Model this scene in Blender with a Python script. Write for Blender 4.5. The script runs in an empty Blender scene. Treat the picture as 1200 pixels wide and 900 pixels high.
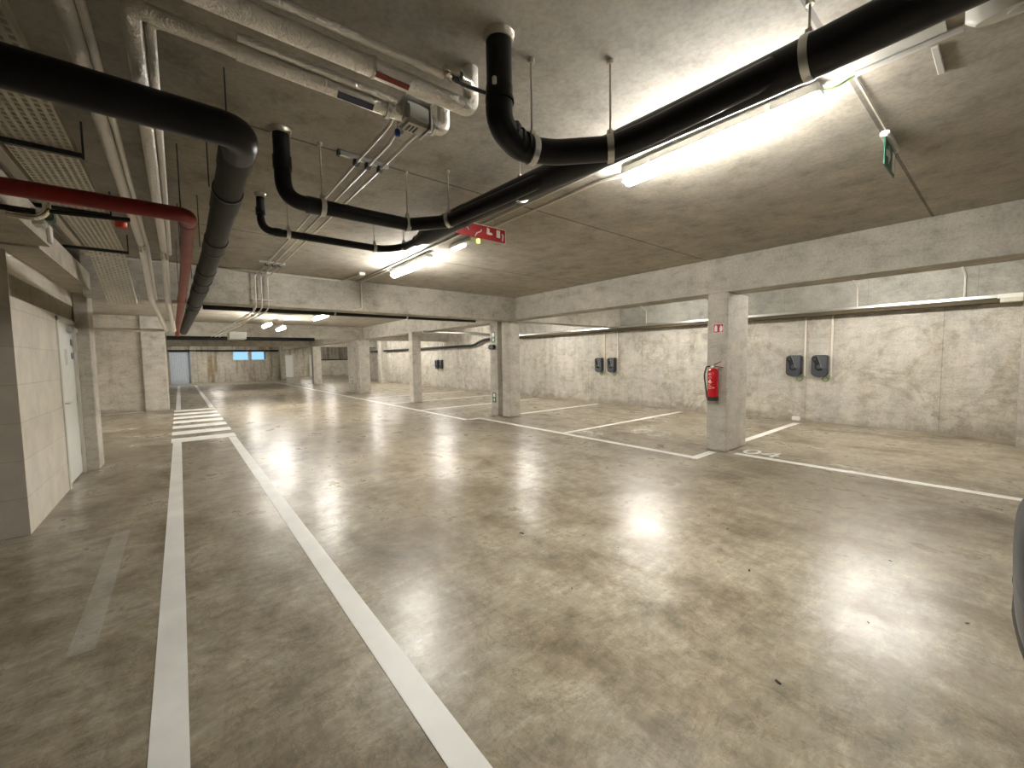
import bpy, bmesh, math, random
from mathutils import Vector, Matrix
random.seed(7)
C = bpy.context.scene.collection
V = Vector
PI = math.pi

# ------------------------------------------------------------------ materials
def new_mat(name):
    m = bpy.data.materials.new(name); m.use_nodes = True
    nt = m.node_tree
    return m, nt, nt.nodes['Principled BSDF']

def N(nt, t, **kw):
    n = nt.nodes.new(t)
    for k, v in kw.items():
        if k.startswith('i_'):
            n.inputs[k[2:].replace('_', ' ')].default_value = v
        else:
            setattr(n, k, v)
    return n

def plain(name, col, rough=.5, metal=0., emit=None, es=0., coat=0., spec=None, noise=0.):
    m, nt, b = new_mat(name)
    b.inputs['Base Color'].default_value = (*col, 1)
    b.inputs['Roughness'].default_value = rough
    b.inputs['Metallic'].default_value = metal
    b.inputs['Coat Weight'].default_value = coat
    if spec is not None: b.inputs['Specular IOR Level'].default_value = spec
    if emit:
        b.inputs['Emission Color'].default_value = (*emit, 1)
        b.inputs['Emission Strength'].default_value = es
    if noise:
        tc = N(nt, 'ShaderNodeTexCoord'); no = N(nt, 'ShaderNodeTexNoise', i_Scale=9., i_Detail=5.)
        nt.links.new(tc.outputs['Object'], no.inputs['Vector'])
        r = N(nt, 'ShaderNodeValToRGB')
        r.color_ramp.elements[0].position = .3; r.color_ramp.elements[1].position = .7
        r.color_ramp.elements[0].color = (*[c * (1 - noise) for c in col], 1)
        r.color_ramp.elements[1].color = (*[min(1, c * (1 + noise)) for c in col], 1)
        nt.links.new(no.outputs['Fac'], r.inputs['Fac'])
        nt.links.new(r.outputs['Color'], b.inputs['Base Color'])
    return m

def ramp(nt, src, pts):
    r = N(nt, 'ShaderNodeValToRGB')
    cr = r.color_ramp
    while len(cr.elements) > 1: cr.elements.remove(cr.elements[-1])
    cr.elements[0].position = pts[0][0]; cr.elements[0].color = pts[0][1]
    for p, c in pts[1:]:
        e = cr.elements.new(p); e.color = c
    nt.links.new(src, r.inputs['Fac'])
    return r.outputs['Color']

def g4(v): return (v, v, v, 1)

def mul(nt, a, b, fac=1., mode='MULTIPLY'):
    x = N(nt, 'ShaderNodeMix', data_type='RGBA', blend_type=mode)
    x.inputs['Factor'].default_value = fac
    nt.links.new(a, x.inputs['A'])
    if hasattr(b, 'links'): nt.links.new(b, x.inputs['B'])
    else: x.inputs['B'].default_value = b
    return x.outputs['Result']

def world_pos(nt):
    g = N(nt, 'ShaderNodeNewGeometry')
    return g.outputs['Position']

def noise(nt, vec, scale, detail=4., rough=.55, dist=0., stretch=None):
    if stretch:
        mp = N(nt, 'ShaderNodeMapping'); mp.inputs['Scale'].default_value = stretch
        nt.links.new(vec, mp.inputs['Vector']); vec = mp.outputs['Vector']
    n = N(nt, 'ShaderNodeTexNoise', i_Scale=scale, i_Detail=detail, i_Roughness=rough, i_Distortion=dist)
    nt.links.new(vec, n.inputs['Vector'])
    return n.outputs['Fac']

def mth(nt, op, a, b=0., c=None):
    n = N(nt, 'ShaderNodeMath', operation=op)
    for i, v in enumerate((a, b, c)):
        if v is None: continue
        if hasattr(v, 'links'): nt.links.new(v, n.inputs[i])
        else: n.inputs[i].default_value = v
    return n.outputs[0]

def seam(nt, coord, period, offset, width):
    """1 away from the line, 0 on it"""
    t = mth(nt, 'ADD', coord, -offset + period * 200)
    t = mth(nt, 'MODULO', t, period)
    a = mth(nt, 'LESS_THAN', t, width)
    return mth(nt, 'SUBTRACT', 1., a)

def concrete(name, col, var=.16, streaks=.0, seams=None, pits=.5, rough=.8, bump=.25, stain=0., seamdark=.55, basedirt=0.):
    m, nt, b = new_mat(name)
    p = world_pos(nt)
    big = noise(nt, p, .8, 5, .6, .4)
    mid = noise(nt, p, 4., 6, .65)
    fine = noise(nt, p, 38., 3, .6)
    c = ramp(nt, big, [(.3, (*[x * (1 - var) for x in col], 1)), (.7, (*[x * (1 + var) for x in col], 1))])
    c = mul(nt, c, ramp(nt, mid, [(.28, g4(.68)), (.45, g4(.93)), (.58, g4(1.03)), (.75, g4(1.16))]))
    c = mul(nt, c, ramp(nt, fine, [(.25, g4(.82)), (.6, g4(1.05))]))
    if pits:
        vo = N(nt, 'ShaderNodeTexVoronoi', i_Scale=7.); nt.links.new(p, vo.inputs['Vector'])
        c = mul(nt, c, ramp(nt, vo.outputs['Distance'], [(.0, g4(.45)), (.05, g4(.7)), (.075, g4(1.))]), pits)
    smear = noise(nt, p, 2.6, 7, .75, .2, (1., 1., 3.2))
    c = mul(nt, c, ramp(nt, smear, [(.34, (.80, .78, .74, 1)), (.47, g4(.98)), (.60, g4(1.03)), (.70, (1.15, 1.14, 1.12, 1))]))
    if streaks:
        s = noise(nt, p, 1.6, 4, .6, 0., (2.2, 2.2, .22))
        c = mul(nt, c, ramp(nt, s, [(.36, (.55, .44, .28, 1)), (.5, g4(1.)), (.7, g4(1.12))]), streaks)
    if stain:
        s = noise(nt, p, 1.1, 6, .7, 1.2)
        c = mul(nt, c, ramp(nt, s, [(.52, g4(1.)), (.6, (.80, .76, .70, 1)), (.64, g4(1.03))]), stain)
    if basedirt:   # grime splashed along the foot of the wall
        sx = N(nt, 'ShaderNodeSeparateXYZ'); nt.links.new(p, sx.inputs[0])
        hgt = mth(nt, 'MULTIPLY', noise(nt, p, 1.7, 5, .7), .9)
        hgt = mth(nt, 'SUBTRACT', hgt, .38)
        d = mth(nt, 'SUBTRACT', sx.outputs[2], hgt)
        c = mul(nt, c, ramp(nt, d, [(.0, (.52, .47, .40, 1)), (.12, g4(1.))]), basedirt)
    if seams:
        sx = N(nt, 'ShaderNodeSeparateXYZ'); nt.links.new(p, sx.inputs[0])
        for ax, per, off, w in seams:
            k = seam(nt, sx.outputs[ax], per, off, w)
            c = mul(nt, c, ramp(nt, k, [(0., g4(seamdark)), (1., g4(1.))]))
    nt.links.new(c, b.inputs['Base Color'])
    b.inputs['Roughness'].default_value = rough
    bp = N(nt, 'ShaderNodeBump', i_Strength=bump, i_Distance=.02)
    nt.links.new(mid, bp.inputs['Height']); nt.links.new(bp.outputs[0], b.inputs['Normal'])
    return m

WALLC = (0.475, 0.451, 0.398)
M = {}
M['ceiling'] = concrete('ceiling_concrete', (0.430, 0.397, 0.334), .12, seams=[(1, 2.485, .605, .022)], pits=.35, bump=.12, seamdark=.42)
M['beam'] = concrete('beam_concrete', (0.473, 0.445, 0.385), .10, pits=.8, bump=.2)
M['pillar'] = concrete('pillar_concrete', (0.507, 0.478, 0.417), .08, streaks=.15, pits=.5)
M['wall'] = concrete('wall_concrete', WALLC, .14, streaks=.22, seams=[(1, 2.09, .81, .014)], pits=.9, stain=1., seamdark=.74, basedirt=.45)
M['wallfar'] = concrete('far_wall_concrete', (0.499, 0.464, 0.396), .15, streaks=.9, seams=[(0, 4., 1., .04)], seamdark=.7)
M['wallx'] = concrete('bay_wall_concrete', (0.499, 0.464, 0.387), .12, streaks=.2, basedirt=.6)
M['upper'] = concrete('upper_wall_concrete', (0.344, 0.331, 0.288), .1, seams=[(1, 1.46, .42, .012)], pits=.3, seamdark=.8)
M['slab'] = concrete('slab_concrete', (0.464, 0.426, 0.353), .1, pits=.4)
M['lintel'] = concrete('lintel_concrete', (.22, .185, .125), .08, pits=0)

def block_mat():
    m, nt, b = new_mat('block_masonry')
    p = world_pos(nt)
    # brick texture laid on (x+y, z)
    sx = N(nt, 'ShaderNodeSeparateXYZ'); nt.links.new(p, sx.inputs[0])
    h = mth(nt, 'ADD', sx.outputs[0], sx.outputs[1])
    cb = N(nt, 'ShaderNodeCombineXYZ'); nt.links.new(h, cb.inputs[0]); nt.links.new(sx.outputs[2], cb.inputs[1])
    br = N(nt, 'ShaderNodeTexBrick')
    br.inputs['Scale'].default_value = 1.; br.inputs['Brick Width'].default_value = .99
    br.inputs['Row Height'].default_value = .333; br.inputs['Mortar Size'].default_value = .004
    br.inputs['Mortar Smooth'].default_value = .3; br.offset = .5
    br.inputs['Color1'].default_value = (.60, .56, .48, 1); br.inputs['Color2'].default_value = (.56, .52, .45, 1)
    br.inputs['Mortar'].default_value = (.46, .43, .36, 1)
    nt.links.new(cb.outputs[0], br.inputs['Vector'])
    c = mul(nt, br.outputs['Color'], ramp(nt, noise(nt, p, 5., 5), [(.3, g4(.88)), (.7, g4(1.08))]))
    nt.links.new(c, b.inputs['Base Color']); b.inputs['Roughness'].default_value = .85
    bp = N(nt, 'ShaderNodeBump', i_Strength=.3, i_Distance=.01, invert=True)
    nt.links.new(br.outputs['Fac'], bp.inputs['Height']); nt.links.new(bp.outputs[0], b.inputs['Normal'])
    return m
M['block'] = block_mat()

def floor_mat():
    m, nt, b = new_mat('polished_concrete_floor')
    p = world_pos(nt)
    big = noise(nt, p, .45, 6, .66, .15)
    mid = noise(nt, p, 1.5, 9, .72, .25, (1.25, .8, 1))
    sm = noise(nt, p, 7., 8, .74, .3, (.7, 1.5, 1))
    fi = noise(nt, p, 60., 3, .6)
    c = ramp(nt, mid, [(.30, (.100, .077, .049, 1)), (.41, (.186, .155, .106, 1)), (.50, (.262, .228, .169, 1)), (.59, (.325, .290, .227, 1)), (.72, (.43, .395, .325, 1))])
    c = mul(nt, c, ramp(nt, big, [(.3, (.80, .75, .67, 1)), (.5, g4(1.)), (.68, (1.14, 1.14, 1.15, 1))]))
    c = mul(nt, c, ramp(nt, sm, [(.30, g4(.55)), (.43, g4(.90)), (.52, g4(1.02)), (.66, g4(1.30))]), .95)
    c = mul(nt, c, ramp(nt, fi, [(.3, g4(.94)), (.65, g4(1.04))]))
    # thin pale and dark scuffs left by trowel and tyres
    v1 = mth(nt, 'ABSOLUTE', mth(nt, 'SUBTRACT', noise(nt, p, 3.2, 8, .72, .6, (.6, 1.4, 1)), .5))
    c = mul(nt, c, ramp(nt, v1, [(0., (1.30, 1.29, 1.26, 1)), (.012, (1.12, 1.12, 1.1, 1)), (.03, g4(1.))]), .8)
    v2 = mth(nt, 'ABSOLUTE', mth(nt, 'SUBTRACT', noise(nt, p, 5.1, 7, .7, .4, (1.5, .7, 1)), .47))
    c = mul(nt, c, ramp(nt, v2, [(0., (.70, .66, .58, 1)), (.010, (.88, .86, .82, 1)), (.022, g4(1.))]), .8)
    # small dark specks
    vo = N(nt, 'ShaderNodeTexVoronoi', i_Scale=2.2); nt.links.new(p, vo.inputs['Vector'])
    vo.inputs['Randomness'].default_value = 1.
    c = mul(nt, c, ramp(nt, vo.outputs['Distance'], [(.0, (.25, .2, .14, 1)), (.010, (.4, .34, .26, 1)), (.016, g4(1.))]), .8)
    sx = N(nt, 'ShaderNodeSeparateXYZ'); nt.links.new(p, sx.inputs[0])
    k = seam(nt, sx.outputs[1], 9.55, 9.55, .014)
    k = mth(nt, 'MAXIMUM', k, mth(nt, 'LESS_THAN', sx.outputs[1], 5.))
    c = mul(nt, c, ramp(nt, k, [(0., g4(.45)), (1., g4(1.))]))
    nt.links.new(c, b.inputs['Base Color'])
    r = N(nt, 'ShaderNodeMapRange'); nt.links.new(mid, r.inputs['Value'])
    r.inputs['From Min'].default_value = .3; r.inputs['From Max'].default_value = .7
    r.inputs['To Min'].default_value = .40; r.inputs['To Max'].default_value = .23
    nt.links.new(r.outputs[0], b.inputs['Roughness'])
    b.inputs['Specular IOR Level'].default_value = .36
    b.inputs['Coat Weight'].default_value = .06; b.inputs['Coat Roughness'].default_value = .22
    h = mth(nt, 'ADD', mth(nt, 'MULTIPLY', mid, .6), mth(nt, 'MULTIPLY', sm, .5))
    bp = N(nt, 'ShaderNodeBump', i_Strength=.13, i_Distance=.01)
    nt.links.new(h, bp.inputs['Height']); nt.links.new(bp.outputs[0], b.inputs['Normal'])
    nt.links.new(bp.outputs[0], b.inputs['Coat Normal'])
    return m
M['floor'] = floor_mat()

def paint_mat(name, cut, col=(.88, .875, .84), amax=1.):
    m, nt, b = new_mat(name)
    p = world_pos(nt)
    b.inputs['Base Color'].default_value = (*col, 1); b.inputs['Roughness'].default_value = .45
    n = noise(nt, p, 9., 6, .75)
    a = ramp(nt, n, [(cut - .05, g4(0.)), (cut + .05, g4(amax))])
    nt.links.new(a, b.inputs['Alpha'])
    c = ramp(nt, noise(nt, p, 3., 5), [(.3, (*[x * .86 for x in col], 1)), (.7, (*col, 1))])
    nt.links.new(c, b.inputs['Base Color'])
    return m
M['paint'] = paint_mat('white_floor_paint', .22)
M['paint_worn'] = paint_mat('worn_floor_paint', .44, (.92, .90, .84), .6)
M['paint_ghost'] = paint_mat('ghost_floor_paint', .34, (.78, .75, .68), .30)

M['black'] = plain('black_pipe', (.0045, .004, .0055), .36, spec=.3, noise=.3)
M['greypipe'] = plain('grey_drain_pipe', (.030, .031, .024), .5, spec=.12, noise=.15)
M['red'] = plain('red_pipe', (.21, .008, .007), .38)
M['redfaded'] = plain('faded_red_pipe', (.27, .045, .028), .5, noise=.2)
M['steel'] = plain('galvanised_steel', (.60, .60, .58), .32, 1.)
M['rod'] = plain('threaded_rod', (.50, .46, .38), .4, .7)
M['brass'] = plain('bright_fitting', (.75, .73, .60), .18, 1.)
M['white'] = plain('white_plastic', (.78, .77, .72), .4)
M['conduit'] = plain('white_conduit', (.66, .62, .54), .4)
M['housing'] = plain('lamp_housing', (.55, .54, .50), .5)
M['dark'] = plain('dark_plastic', (.028, .03, .036), .42)
M['charger'] = plain('charger_shell', (.032, .035, .042), .38)
M['chargerblack'] = plain('charger_socket', (.006, .006, .008), .25)
M['greencable'] = plain('green_cable', (.13, .22, .07), .5)
M['blue'] = plain('blue_valve', (.02, .06, .35), .4)
M['labelblue'] = plain('blue_label', (.06, .08, .13), .5)
M['labelred'] = plain('red_label', (.28, .04, .03), .5)
M['signred'] = plain('sign_red', (.42, .015, .02), .35)
M['signwhite'] = plain('sign_white', (.85, .83, .80), .4)
M['signgreen'] = plain('sign_green', (.012, .10, .05), .35)
M['door'] = plain('white_door', (.72, .735, .70), .4, noise=.04)
M['frame'] = plain('door_frame', (.60, .585, .52), .45)
M['ext'] = plain('extinguisher_red', (.52, .008, .014), .22, coat=.6)
M['greybox'] = plain('grey_duct', (.56, .57, .52), .45, .3, noise=.06)
M['rubber'] = plain('rubber', (.02, .02, .02), .7)
M['tray'] = plain('cable_tray_steel', (.66, .63, .53), .5, .35, noise=.1)
M['yellow'] = plain('yellow_lens', (.6, .7, .1), .3, emit=(.75, .9, .12), es=1.2)
M['LAMP'] = plain('lamp_diffuser', (.9, .9, .9), .4, emit=(1., .965, .90), es=54.)
M['LAMPFAR'] = plain('far_lamp_diffuser', (.9, .9, .9), .4, emit=(1., .97, .91), es=60.)
M['LED'] = plain('led_lens', (.9, .9, .9), .4, emit=(1., .97, .9), es=5.)
M['gate'] = plain('steel_gate', (.70, .75, .80), .3, .1, noise=.08)
M['carpaint'] = plain('car_paint', (.012, .018, .034), .3, 0., spec=.25)
M['cartrim'] = plain('car_trim', (.02, .02, .02), .5, spec=.2)
M['chrome'] = plain('chrome', (.7, .7, .7), .12, 1.)
M['glassdark'] = plain('tinted_glass', (.01, .012, .015), .05, coat=1.)

def foil_mat():
    m, nt, b = new_mat('aluminium_foil_insulation')
    p = world_pos(nt)
    b.inputs['Base Color'].default_value = (.86, .83, .78, 1)
    b.inputs['Metallic'].default_value = .85; b.inputs['Roughness'].default_value = .36
    bp = N(nt, 'ShaderNodeBump', i_Strength=.9, i_Distance=.02)
    nt.links.new(noise(nt, p, 16., 5, .65, .6), bp.inputs['Height']); nt.links.new(bp.outputs[0], b.inputs['Normal'])
    return m
M['foil'] = foil_mat()

def glass_mat():
    m, nt, b = new_mat('window_glass')
    b.inputs['Base Color'].default_value = (.85, .93, 1, 1)
    b.inputs['Roughness'].default_value = .05
    b.inputs['Transmission Weight'].default_value = 1.; b.inputs['IOR'].default_value = 1.1
    return m
M['glass'] = glass_mat()

# ------------------------------------------------------------------ objects
WLOC = {}
def tag(o, label=None, cat=None, group=None, kind=None):
    if label: o['label'] = label
    if cat: o['category'] = cat
    if group: o['group'] = group
    if kind: o['kind'] = kind
    return o

def root(name, loc, label, cat, group=None, kind=None):
    o = bpy.data.objects.new(name, None); o.empty_display_size = .1
    C.objects.link(o); o.location = loc; WLOC[o] = V(loc)
    return tag(o, label, cat, group, kind)

def obj(name, bm, mat, parent=None, label=None, smooth=False, loc=None, **kw):
    """one mesh object; the bmesh is in world coordinates"""
    base = V(loc) if loc is not None else V((0, 0, 0))
    if parent is not None: base = WLOC[parent]
    bmesh.ops.recalc_face_normals(bm, faces=bm.faces)
    bmesh.ops.translate(bm, verts=bm.verts, vec=-base)
    me = bpy.data.meshes.new(name); bm.to_mesh(me); bm.free()
    if isinstance(mat, (list, tuple)):
        for x in mat: me.materials.append(x)
    else: me.materials.append(mat)
    if smooth:
        for f in me.polygons: f.use_smooth = True
        try: me.set_sharp_from_angle(angle=math.radians(38))
        except Exception: pass
    o = bpy.data.objects.new(name, me); C.objects.link(o)
    if parent is not None:
        o.parent = parent; WLOC[o] = base
    else:
        o.location = base; WLOC[o] = base
    tag(o, label, **kw)
    return o

def BM(): return bmesh.new()

def box(bm, a, b, bev=0., seg=2):
    n0 = set(bm.verts)
    r = bmesh.ops.create_cube(bm, size=1.)
    vs = r['verts']
    c = [(a[i] + b[i]) / 2 for i in range(3)]; s = [abs(b[i] - a[i]) for i in range(3)]
    for v in vs: v.co = V((c[0] + v.co.x * s[0], c[1] + v.co.y * s[1], c[2] + v.co.z * s[2]))
    if bev:
        es = list({e for v in vs for e in v.link_edges})
        bmesh.ops.bevel(bm, geom=es, offset=bev, segments=seg, affect='EDGES', clamp_overlap=True)
    return bm

def rot_box(bm, center, size, rz=0., rx=0., ry=0., bev=0.):
    b2 = BM(); box(b2, (-size[0] / 2, -size[1] / 2, -size[2] / 2), (size[0] / 2, size[1] / 2, size[2] / 2), bev)
    mt = Matrix.Translation(center) @ Matrix.Rotation(rz, 4, 'Z') @ Matrix.Rotation(ry, 4, 'Y') @ Matrix.Rotation(rx, 4, 'X')
    bmesh.ops.transform(b2, matrix=mt, verts=b2.verts)
    me = bpy.data.meshes.new('tmp'); b2.to_mesh(me); b2.free(); bm.from_mesh(me); bpy.data.meshes.remove(me)
    return bm

def round_path(pts, rad, n=6):
    pts = [V(p) for p in pts]
    out = [pts[0]]
    for i in range(1, len(pts) - 1):
        a, b, c = pts[i - 1], pts[i], pts[i + 1]
        d1 = (a - b); d2 = (c - b)
        L = min(rad, d1.length * .49, d2.length * .49)
        p1 = b + d1.normalized() * L; p2 = b + d2.normalized() * L
        for k in range(n + 1):
            t = k / n
            out.append(p1 * (1 - t) ** 2 + b * 2 * t * (1 - t) + p2 * t * t)
    out.append(pts[-1])
    return out

def sweep(bm, path, r, seg=16, caps=True):
    path = [V(p) for p in path]
    rs = r if isinstance(r, (list, tuple)) else [r] * len(path)
    t = (path[1] - path[0]).normalized()
    up = V((0, 0, 1)) if abs(t.z) < .9 else V((1, 0, 0))
    n = t.cross(up).normalized()
    rings = []
    for i, p in enumerate(path):
        if i == 0: t2 = (path[1] - path[0]).normalized()
        elif i == len(path) - 1: t2 = (path[-1] - path[-2]).normalized()
        else: t2 = ((path[i] - path[i - 1]).normalized() + (path[i + 1] - path[i]).normalized()).normalized()
        n = (n - t2 * n.dot(t2)).normalized()
        b = t2.cross(n)
        rings.append([bm.verts.new(p + (n * math.cos(2 * PI * k / seg) + b * math.sin(2 * PI * k / seg)) * rs[i]) for k in range(seg)])
    for a, b in zip(rings, rings[1:]):
        for k in range(seg):
            bm.faces.new((a[k], a[(k + 1) % seg], b[(k + 1) % seg], b[k]))
    if caps:
        bm.faces.new(rings[0][::-1]); bm.faces.new(rings[-1])
    return bm

def tube(pts, r, bend=.1, seg=16, n=6):
    return sweep(BM(), round_path(pts, bend, n) if len(pts) > 2 else pts, r, seg)

def cyl(bm, a, b, r, seg=16): return sweep(bm, [a, b], r, seg)

def lathe(bm, prof, center, seg=24, axis='Z'):
    """prof: list of (radius, height)"""
    rings = []
    for r, h in prof:
        ring = []
        for k in range(seg):
            a = 2 * PI * k / seg
            if axis == 'Z': co = V((center[0] + r * math.cos(a), center[1] + r * math.sin(a), center[2] + h))
            elif axis == 'X': co = V((center[0] + h, center[1] + r * math.cos(a), center[2] + r * math.sin(a)))
            else: co = V((center[0] + r * math.cos(a), center[1] + h, center[2] + r * math.sin(a)))
            ring.append(bm.verts.new(co))
        rings.append(ring)
    for a, b in zip(rings, rings[1:]):
        for k in range(seg): bm.faces.new((a[k], a[(k + 1) % seg], b[(k + 1) % seg], b[k]))
    bm.faces.new(rings[0][::-1]); bm.faces.new(rings[-1])
    return bm

def poly_prism(bm, pts, axis, d0, d1):
    """pts 2-D outline; axis 0: (y,z) extruded along x; 1: (x,z) along y; 2: (x,y) along z"""
    def co(p, d):
        if axis == 0: return (d, p[0], p[1])
        if axis == 1: return (p[0], d, p[1])
        return (p[0], p[1], d)
    a = [bm.verts.new(co(p, d0)) for p in pts]; b = [bm.verts.new(co(p, d1)) for p in pts]
    bm.faces.new(a[::-1]); bm.faces.new(b)
    n = len(pts)
    for k in range(n): bm.faces.new((a[k], a[(k + 1) % n], b[(k + 1) % n], b[k]))
    return bm

def band(p, d, r, w=.03, seg=20):
    """a clamp band round a pipe at p, pipe direction d"""
    d = V(d).normalized(); p = V(p)
    bm = BM(); sweep(bm, [p - d * w / 2, p + d * w / 2], r, seg)
    return bm

def copy_tree(o, delta=None, parent=None):
    c = o.copy(); C.objects.link(c); c.parent = parent
    if delta is not None: c.location = V(o.location) + V(delta)
    WLOC[c] = WLOC[o] + (V(delta) if delta is not None else V((0, 0, 0)))
    for ch in list(o.children): copy_tree(ch, None, c)
    return c

def S(name, bm, mat, label=None, parent=None, **kw):
    kw.setdefault('kind', 'structure')
    return obj(name, bm, mat, parent, label, **kw)

ZC = 2.99
# ------------------------------------------------------------------ room shell
def strct(name, bm, mat, label): 
    o = obj(name, bm, mat, None, label); o['kind'] = 'structure'; return o
floor = strct('floor', box(BM(), (-9, -9, -.2), (24, 52, 0)), M['floor'], 'polished grey brown concrete floor of the parking garage')
strct('ceiling', box(BM(), (-9, -9, ZC), (24, 52, 3.3)), M['ceiling'], 'flat concrete plank ceiling with thin joints over the whole garage')
strct('wall_right', box(BM(), (10.85, -3., 0), (11.15, 30., ZC)), M['wall'], 'long bare concrete side wall behind the parking bays')
strct('wall_end', box(BM(), (10.0, -.5, 0), (10.85, -.08, ZC)), M['wall'], 'short concrete wall return at the end of the bay row')
strct('wall_back', box(BM(), (-9, -7.3, 0), (24, -7., ZC)), M['wallx'], 'concrete wall behind the viewer')
strct('wall_outer', box(BM(), (17, -7, 0), (17.3, -.5, ZC)), M['wallx'], 'concrete wall closing the garage beyond the parked car')
# raised upper band of the right wall above the cable tray
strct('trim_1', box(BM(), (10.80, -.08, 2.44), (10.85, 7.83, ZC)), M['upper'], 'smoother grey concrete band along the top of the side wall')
# far wall (y = 38) with two high windows
def wall_with_holes(name, x0, x1, y0, y1, holes, mat, label):
    bm = BM()
    xs = sorted({x0, x1, *[h[0] for h in holes], *[h[1] for h in holes]})
    for a, b in zip(xs, xs[1:]):
        hs = [h for h in holes if h[0] <= a and h[1] >= b]
        if not hs: box(bm, (a, y0, 0), (b, y1, ZC))
        else:
            h = hs[0]
            if h[2] > 0: box(bm, (a, y0, 0), (b, y1, h[2]))
            box(bm, (a, y0, h[3]), (b, y1, ZC))
    return strct(name, bm, mat, label)
FY = 38.
wall_with_holes('wall_far', -.7, 6.4, FY, FY + .3, [(-.55, .62, 0, 2.46), (3.2, 4.26, 1.66, 2.36), (4.4, 5.48, 1.66, 2.36)], M['wallfar'],
                'stained concrete wall at the far end below two small blue windows')
for i, (a, b) in enumerate(((3.2, 4.26), (4.4, 5.48))):
    w = root('window_%d' % (i + 1), (a, FY, 1.66), ('small blue high window in the far wall, nearer the steel gate', 'small blue high window in the far wall, nearer the ramp')[i], None, kind='structure')
    bm = BM()
    for q in ((a, 1.66, b, 1.71), (a, 2.31, b, 2.36), (a, 1.71, a + .05, 2.31), (b - .05, 1.71, b, 2.31)):
        box(bm, (q[0], FY + .08, q[1]), (q[2], FY + .14, q[3]))
    obj('window_frame', bm, M['signwhite'], w)
    obj('pane', box(BM(), (a + .05, FY + .10, 1.71), (b - .05, FY + .11, 2.31)), M['glass'], w)
# steel gate
g = root('door_2', (.03, FY + .1, 0), 'tall pale steel door at the far end of the walkway', None, kind='structure')
bm = BM()
for k in range(9):
    x = -.55 + k * .13
    box(bm, (x, FY + .10, .02), (x + .122, FY + .15, 2.44), .006, 1)
obj('door_panel', bm, M['gate'], g)
bm = BM(); box(bm, (-.55, FY + .03, 2.30), (.62, FY + .08, 2.34)); obj('rail', bm, M['dark'], g)
# dark pipe along the far wall
p = root('dark_pipe', (0, FY - .1, 2.4), 'thin dark horizontal pipe along the top of the far wall', 'pipe')
obj('pipe', tube([(-.6, FY - .12, 2.40), (6.3, FY - .12, 2.40)], .06, .3, 10), M['black'], p, smooth=True)
obj('drop', tube([(.92, FY - .12, 2.40), (.92, FY - .12, 2.98)], .035, seg=8), M['black'], p, smooth=True)
# pier between gate and wall
strct('trim_2', box(BM(), (.62, FY - .16, 0), (.98, FY, ZC)), M['pillar'], 'pale concrete pier beside the far steel door')

# ramp zone beyond the end of the lane
strct('wall_ramp', box(BM(), (6.4, 37.2, 0), (6.65, 46., ZC)), M['wallx'], 'short concrete wall turning the corner to the ramp')
strct('wall_back_ramp', box(BM(), (6.65, 44., 0), (18, 44.3, ZC)), M['wallfar'], 'dim concrete wall at the back of the ramp')
d3 = root('door_3', (8., 43.9, 0), 'pale lit door deep in the ramp opening', None, kind='structure')
obj('door_panel', box(BM(), (7.55, 43.9, 0), (8.45, 43.98, 2.05), .01, 1), M['door'], d3)
obj('door_frame', box(BM(), (7.45, 43.93, 0), (8.55, 44.0, 2.15), .01, 1), M['frame'], d3)
d4 = root('door_4', (9.9, 42.8, 0), 'bright white door beside the curved ramp wall', None, kind='structure')
obj('door_panel', box(BM(), (10.05, 43.88, 0), (10.95, 43.96, 2.1), .01, 1), M['door'], d4)
obj('door_frame', box(BM(), (9.95, 43.92, 0), (11.05, 44.0, 2.2), .01, 1), M['frame'], d4)
bm = BM()   # curved ramp wall
cx, cy = 10.9, 37.2
prev = None
pts_o, pts_i = [], []
for k in range(19):
    a = math.radians(95 - k * 5.6)
    pts_o.append((cx + 3.3 * math.cos(a), cy + 5.2 * math.sin(a))); pts_i.append((cx + 3.5 * math.cos(a), cy + 5.4 * math.sin(a)))
poly_prism(bm, pts_o + pts_i[::-1], 2, 0, 1.55)
obj('wall_curved', bm, M['wallx'], None, 'low curved concrete wall of the vehicle ramp', smooth=True)['kind'] = 'structure'
bm = BM(); sweep(bm, [(x, y, 1.62) for x, y in pts_o], .05, 8)
r_ = obj('ramp_handrail', bm, M['black'], None, 'dark rail following the curved ramp wall', smooth=True); r_['category'] = 'handrail'
strct('wall_ramp_outer', box(BM(), (14.6, 30, 0), (14.9, 44, ZC)), M['wall'], 'bright concrete wall on the outside of the ramp')
strct('wall_return', box(BM(), (11.15, 29.7, 0), (14.6, 30.0, ZC)), M['wall'], 'concrete return wall between bays and ramp')
strct('trim_3', box(BM(), (10.45, 26.6, 0), (10.85, 27.2, ZC)), M['pillar'], 'pale pier on the side wall near the ramp')

# ------------------------------------------------------------------ left side
LX = -1.1
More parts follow.
